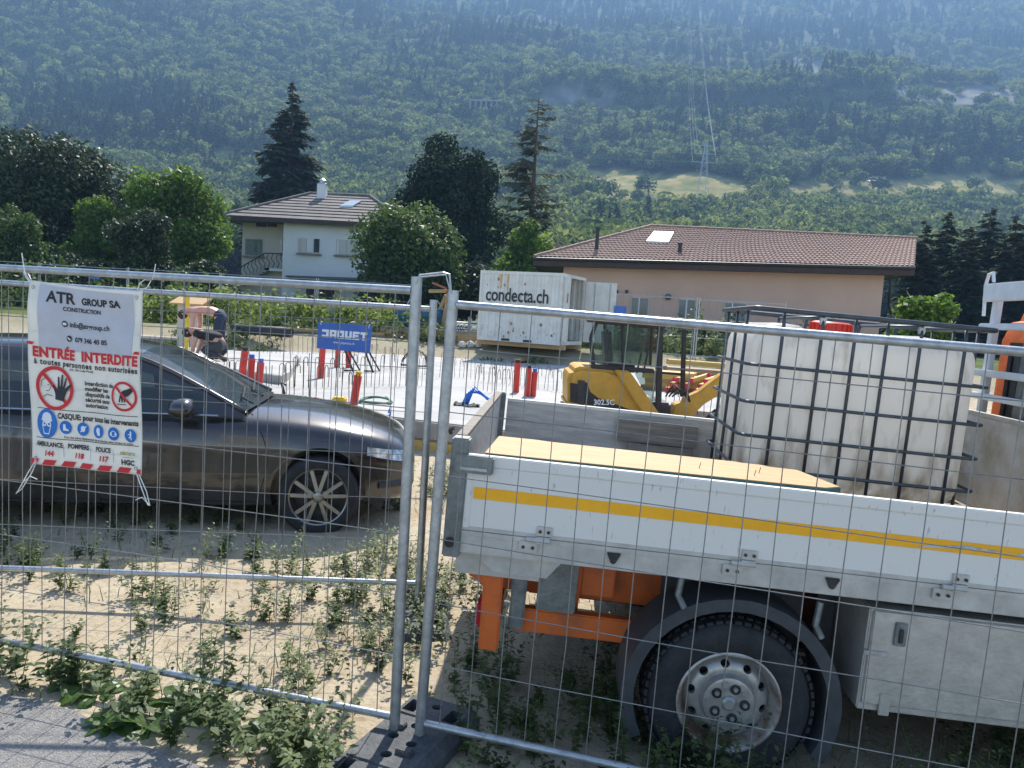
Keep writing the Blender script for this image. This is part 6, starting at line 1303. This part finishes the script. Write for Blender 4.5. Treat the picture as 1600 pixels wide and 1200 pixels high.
# timber piles
def pile(nm, label, px_, py_, Y, n_rows, per, L_, w_, h_, mats_, rz=0, cat='timber pile', jit=.06):
    p = at(px_, py_, Y); g0 = max(gz(p.x, p.y), 0)+.0; 
    for ux in (-L_/2, L_/2): g0 = min(g0, gz(p.x+ux*math.cos(rz), p.y+ux*math.sin(rz))) if False else g0
    t = thing(nm, label, cat, (p.x, p.y, g0), rz); q = random.Random(int(px_))
    for j in range(n_rows):
        for i in range(per): z = j*(h_+.004); x0 = q.uniform(-jit, jit); MB().b2((-L_/2+x0, i*(w_+.01), z), (L_/2+x0, i*(w_+.01)+w_, z+h_)).build('plank', mats_[q.randrange(len(mats_))], t)
    return t
pile('timber_pile', 'low pile of brown planks left of the container', 668, 549, 25.6, 4, 3, 3.4, .22, .09, [timber, timber, wood], rad(-8))
pile('timber_pile', 'yellow formwork beams stacked behind the fence posts', 700, 527, 26.6, 3, 3, 3.0, .2, .1, [timber_y, timber], rad(-5))
pile('timber_pile', 'long planks lying on the bank below the garden', 500, 538, 25.4, 2, 3, 4.2, .2, .06, [timber, wood], rad(6))
pile('timber_pile', 'weathered board pile behind the workers', 262, 530, 23.6, 3, 3, 3.6, .22, .07, [wood, ply_w, timber], rad(4))
pile('timber_pile', 'tall weathered plank stack behind the excavator', 1125, 580, 18.5, 7, 4, 2.6, .25, .11, [wood, timber, wood], rad(-12))
pile('timber_pile', 'light sawn timber lying on top of the plank stack', 1120, 541, 19.4, 2, 3, 2.4, .12, .06, [timber_y, formply], rad(-16)).location.z = gz(1, 18.5)+.86
t = pile('formwork_beams', 'yellow formwork beams with red ends beside the excavator boom', 1098, 608, 16.2, 1, 1, .01, .01, .01, [timber_y], 0, 'beam pile'); 
for ch in list(t.children): bpy.data.objects.remove(ch)
t.location.z = SZ; redc = mat('beam_red', (.5, .03, .06), .6); q = random.Random(9)
for i in range(16):
    x = -.75+i*.1; j = i % 3; z = .02+j*.11; bmx = MB().beam((x, 0, z+.05), (x+.9, 2.2, z+.05), .075, .09).build('beam', timber_y, t); MB().beam((x-.02, -.05, z+.05), (x, 0, z+.05), .078, .094).build('red_end', redc, bmx)
for k in range(18): x, z = q.uniform(-.8, .9), q.uniform(.0, .42); MB().box((x, -.15-q.random()*.1, z+.05), (.07, .05, .07), Euler((q.random(), q.random(), q.random())).to_matrix()).build('prop_end', redc, t)
MB().b2((.6, -.3, 0), (1.6, .5, .36)).build('beam_block', timber_y, t)
o = pile('formwork_panels', 'short pile of yellow panels behind the excavator cab', 1046, 585, 16.6, 5, 2, 1.1, .3, .08, [timber_y, formply, formply], rad(-10)); o.location.z = SZ
a = on(808, 567, SZ); MB().beam(a+Vector((0, 0, .1)), a+Vector((1.2, 3.2, .14)), .24, .1).build('timber_board', timber, None, label='single board lying on the slab pointing at the container', cat='board')
p = at(722, 552, 25.0); q = random.Random(3)
for i in range(3):
    b = MB(); b.lathe([(0, .12), (.1, .08), (.15, 0), (.1, -.08), (0, -.1)], (0, 0, 0), n=7); me = b.mesh('rock', mat('pale_rock', (.5, .47, .42), .9, 0, .2, 4, .4, 12))
    for v in me.vertices: v.co *= 1+.3*nz(v.co.x*7+i*9, v.co.y*7, v.co.z*7)
    o = put('rock', me, None, ('left', 'middle', 'right')[i]+' pale rock on the bank left of the container', 'rock', 'rocks on the bank'); x = p.x+.25*i; o.location = (x, 24.9+.1*i, gz(x, 24.9+.1*i)+.08)
# ------------------------------------------------------------------ weeds, pebbles and dock plants in front
def weed_mesh():
    V, T = [], []; q = random.Random(21); cnt = 0
    while cnt < 800:
        x, y = q.uniform(-3.9, 3.6), 2.35+6.2*q.random()**1.4
        u_, v_ = proj((x, y, 0))
        dens = .27+1.1*nz(x*.9, y*.9, 44)+(.32 if y < 4.2 else 0)
        if x > .1 and y < 5.6: dens -= .15
        if q.random() > dens or (abs(x+.36) < .24 and 2.6 < y < 3.45): continue
        e_y = float(np.interp(x, [p[0] for p in edge], [p[1] for p in edge])); 
        if y < e_y+.02: continue
        near = max(0, 1-(y-e_y)/.45) if x < .2 else 0
        h = q.uniform(.06, .22)*(1+.5*q.random()) + .08*near; cnt += 1; g0 = gz(x, y); stems = q.randint(3, 7)
        ti = min(1, max(0, q.gauss(.5, .25)))
        for s_ in range(stems):
            a = q.uniform(0, 6.28); lean = q.uniform(.1, .9); tip = np.array((x+math.cos(a)*h*lean, y+math.sin(a)*h*lean, g0+h*q.uniform(.7, 1.1))); b0 = np.array((x, y, g0)); nl2 = q.randint(9, 18)
            w_ = np.array((-math.sin(a), math.cos(a), 0))*.0022; V += [b0-w_, b0+w_, tip+w_*.4, tip-w_*.4]; T += [ti*.6]*4
            for i in range(nl2):
                f = (i+1)/nl2; p = b0*(1-f)+tip*f+np.array((0, 0, .12*h*math.sin(f*3))); L_ = q.uniform(.017, .042)*(1.2-.5*f)*(1+.6*near); a2 = q.uniform(0, 6.28); d = np.array((math.cos(a2), math.sin(a2), q.uniform(-.3, .7))); d /= np.linalg.norm(d); sdv = np.cross(d, (0, 0, 1)); sdv /= np.linalg.norm(sdv); upn = np.cross(sdv, d)
                V += [p, p+d*L_*.55+sdv*L_*.32+upn*L_*.1, p+d*L_*1.15-upn*L_*.12, p+d*L_*.55-sdv*L_*.32+upn*L_*.1]; T += [min(1, max(0, ti+q.gauss(0, .15)))]*4
    # grass blades
    for k in range(5200):
        cx2, cy2 = q.uniform(-3.4, 2.6), 2.3+5*q.random()**1.6
        if nz(cx2*.9, cy2*.9, 71) < .02: continue
        e_y = float(np.interp(cx2, [p[0] for p in edge], [p[1] for p in edge]))
        if cy2 < e_y: continue
        g0 = gz(cx2, cy2); a = q.uniform(0, 6.28); h = q.uniform(.03, .12); d = np.array((math.cos(a), math.sin(a), 0)); w_ = np.array((-math.sin(a), math.cos(a), 0))*.003; b0 = np.array((cx2, cy2, g0)); m_ = b0+d*h*.3+np.array((0, 0, h*.7)); t_ = b0+d*h*.85+np.array((0, 0, h*.85))
        V += [b0-w_, b0+w_, m_+w_*.7, m_-w_*.7, m_-w_*.7, m_+w_*.7, t_+w_*.1, t_-w_*.1]; T += [min(1, max(0, q.gauss(.6, .25)))]*8
    return quads_mesh('weeds', np.array(V), T, L_weed)
put('weeds', weed_mesh(), None, kind='stuff')
pb3 = MB(); q = random.Random(2)
for k in range(1800):
    x, y = q.uniform(-4, 3.5), 2.3+7*q.random()**1.5; r = q.uniform(.004, .013)*(1 if q.random() < .93 else 2.4); g0 = gz(x, y)
    e_y = float(np.interp(x, [p[0] for p in edge], [p[1] for p in edge]))
    if y < e_y+.03: continue
    c = (x, y, g0+r*.25); pb3.add([(x+r, y, c[2]), (x, y+r*.8, c[2]), (x-r*.9, y, c[2]), (x, y-r, c[2]), (x+r*.1, y, c[2]+r*.7), (x, y, c[2]-r*.6)], [(0, 1, 4), (1, 2, 4), (2, 3, 4), (3, 0, 4), (1, 0, 5), (2, 1, 5), (3, 2, 5), (0, 3, 5)])
me = pb3.mesh('pebbles', mat('pebble', (.36, .32, .26), .9, 0, .35, 3), fix=False); put('pebbles', me, None, kind='stuff')
L_dock = leaf_mat('leaf_dock', (.05, .10, .022), (.10, .17, .045), .35, .38)
def dock_leaf(L_, w_, bend, seed):
    q = random.Random(seed); V, T = [], []; n2 = 8; pts = []
    for i in range(n2+1):
        f = i/n2; wd = w_*(.06 if f < .12 else math.sin(min(1, (f-.1)/.9)**.8*math.pi)**.75+.03); x = L_*f*math.cos(bend*f*.6); z = L_*(.75*f-bend*f*f*.75); cz = .15*wd; wob = .06*w_*math.sin(f*14+seed)
        pts.append(((x, -wd, z+cz+wob), (x, 0, z), (x, wd, z+cz-wob)))
    for i in range(n2):
        for k in range(2): V += [pts[i][k], pts[i+1][k], pts[i+1][k+1], pts[i][k+1]]; T += [.35+.3*q.random()]*4
    me = quads_mesh('leaf', np.array(V), T, L_dock); return me
dls = [dock_leaf(.24, .042, 1.0, 1), dock_leaf(.18, .036, .7, 2), dock_leaf(.13, .03, .5, 3)]
dspots = ((70, 1062, 'small dock plant at the left end of the verge'), (112, 1068, 'dock plant with upright leaves by the road edge'), (150, 1085, 'dark dock plant in the verge under the bottom rail'), (215, 1092, 'dock plant in the middle of the leafy verge'), (232, 1135, 'large dock plant with leaves lying over the asphalt'), (290, 1110, 'broad dock plant right of the largest one'), (345, 1118, 'dock plant nearest the sandy gap in the verge'), (410, 1150, 'dock plant left of the black fence foot'), (480, 1185, 'dock plant at the bottom edge before the fence foot'), (180, 1128, 'dock plant at the asphalt edge left of the largest one'))
q = random.Random(17)
for i, (px_, py_, lb) in enumerate(dspots):
    p = on(px_, py_, .01); t = thing('dock_plant', lb, 'plant', (p.x, p.y, gz(p.x, p.y)-.005), q.uniform(0, 6), 'dock plants along the verge'); nl3 = 14 if 'large' in lb else 10
    for k in range(nl3):
        o = put('leaf', dls[(0 if k < nl3*.45 else q.randrange(3))], t); o.rotation_euler = (q.uniform(-.3, .3), q.uniform(-.25, .55), k*2*math.pi/nl3*1.62+q.uniform(-.3, .3)); s_ = q.uniform(.55, .9)*(1.15 if 'large' in lb else 1); o.scale = (s_, s_*1.1, s_)
# ------------------------------------------------------------------ air
hb = MB(); hb.b2((-3050, -60, -2.5), (3050, 1950, 830)); ho = hb.build('haze', None, kind='stuff')
hmt = bpy.data.materials.new('haze'); hmt.use_nodes = True; n = hmt.node_tree; n.nodes.remove(n.nodes['Principled BSDF'])
pv = n.nodes.new('ShaderNodeVolumePrincipled'); pv.inputs['Color'].default_value = (.36, .62, 1, 1); pv.inputs['Density'].default_value = .00047
pv.inputs['Anisotropy'].default_value = .05
n.links.new(pv.outputs[0], n.nodes['Material Output'].inputs['Volume']); ho.data.materials.append(hmt)
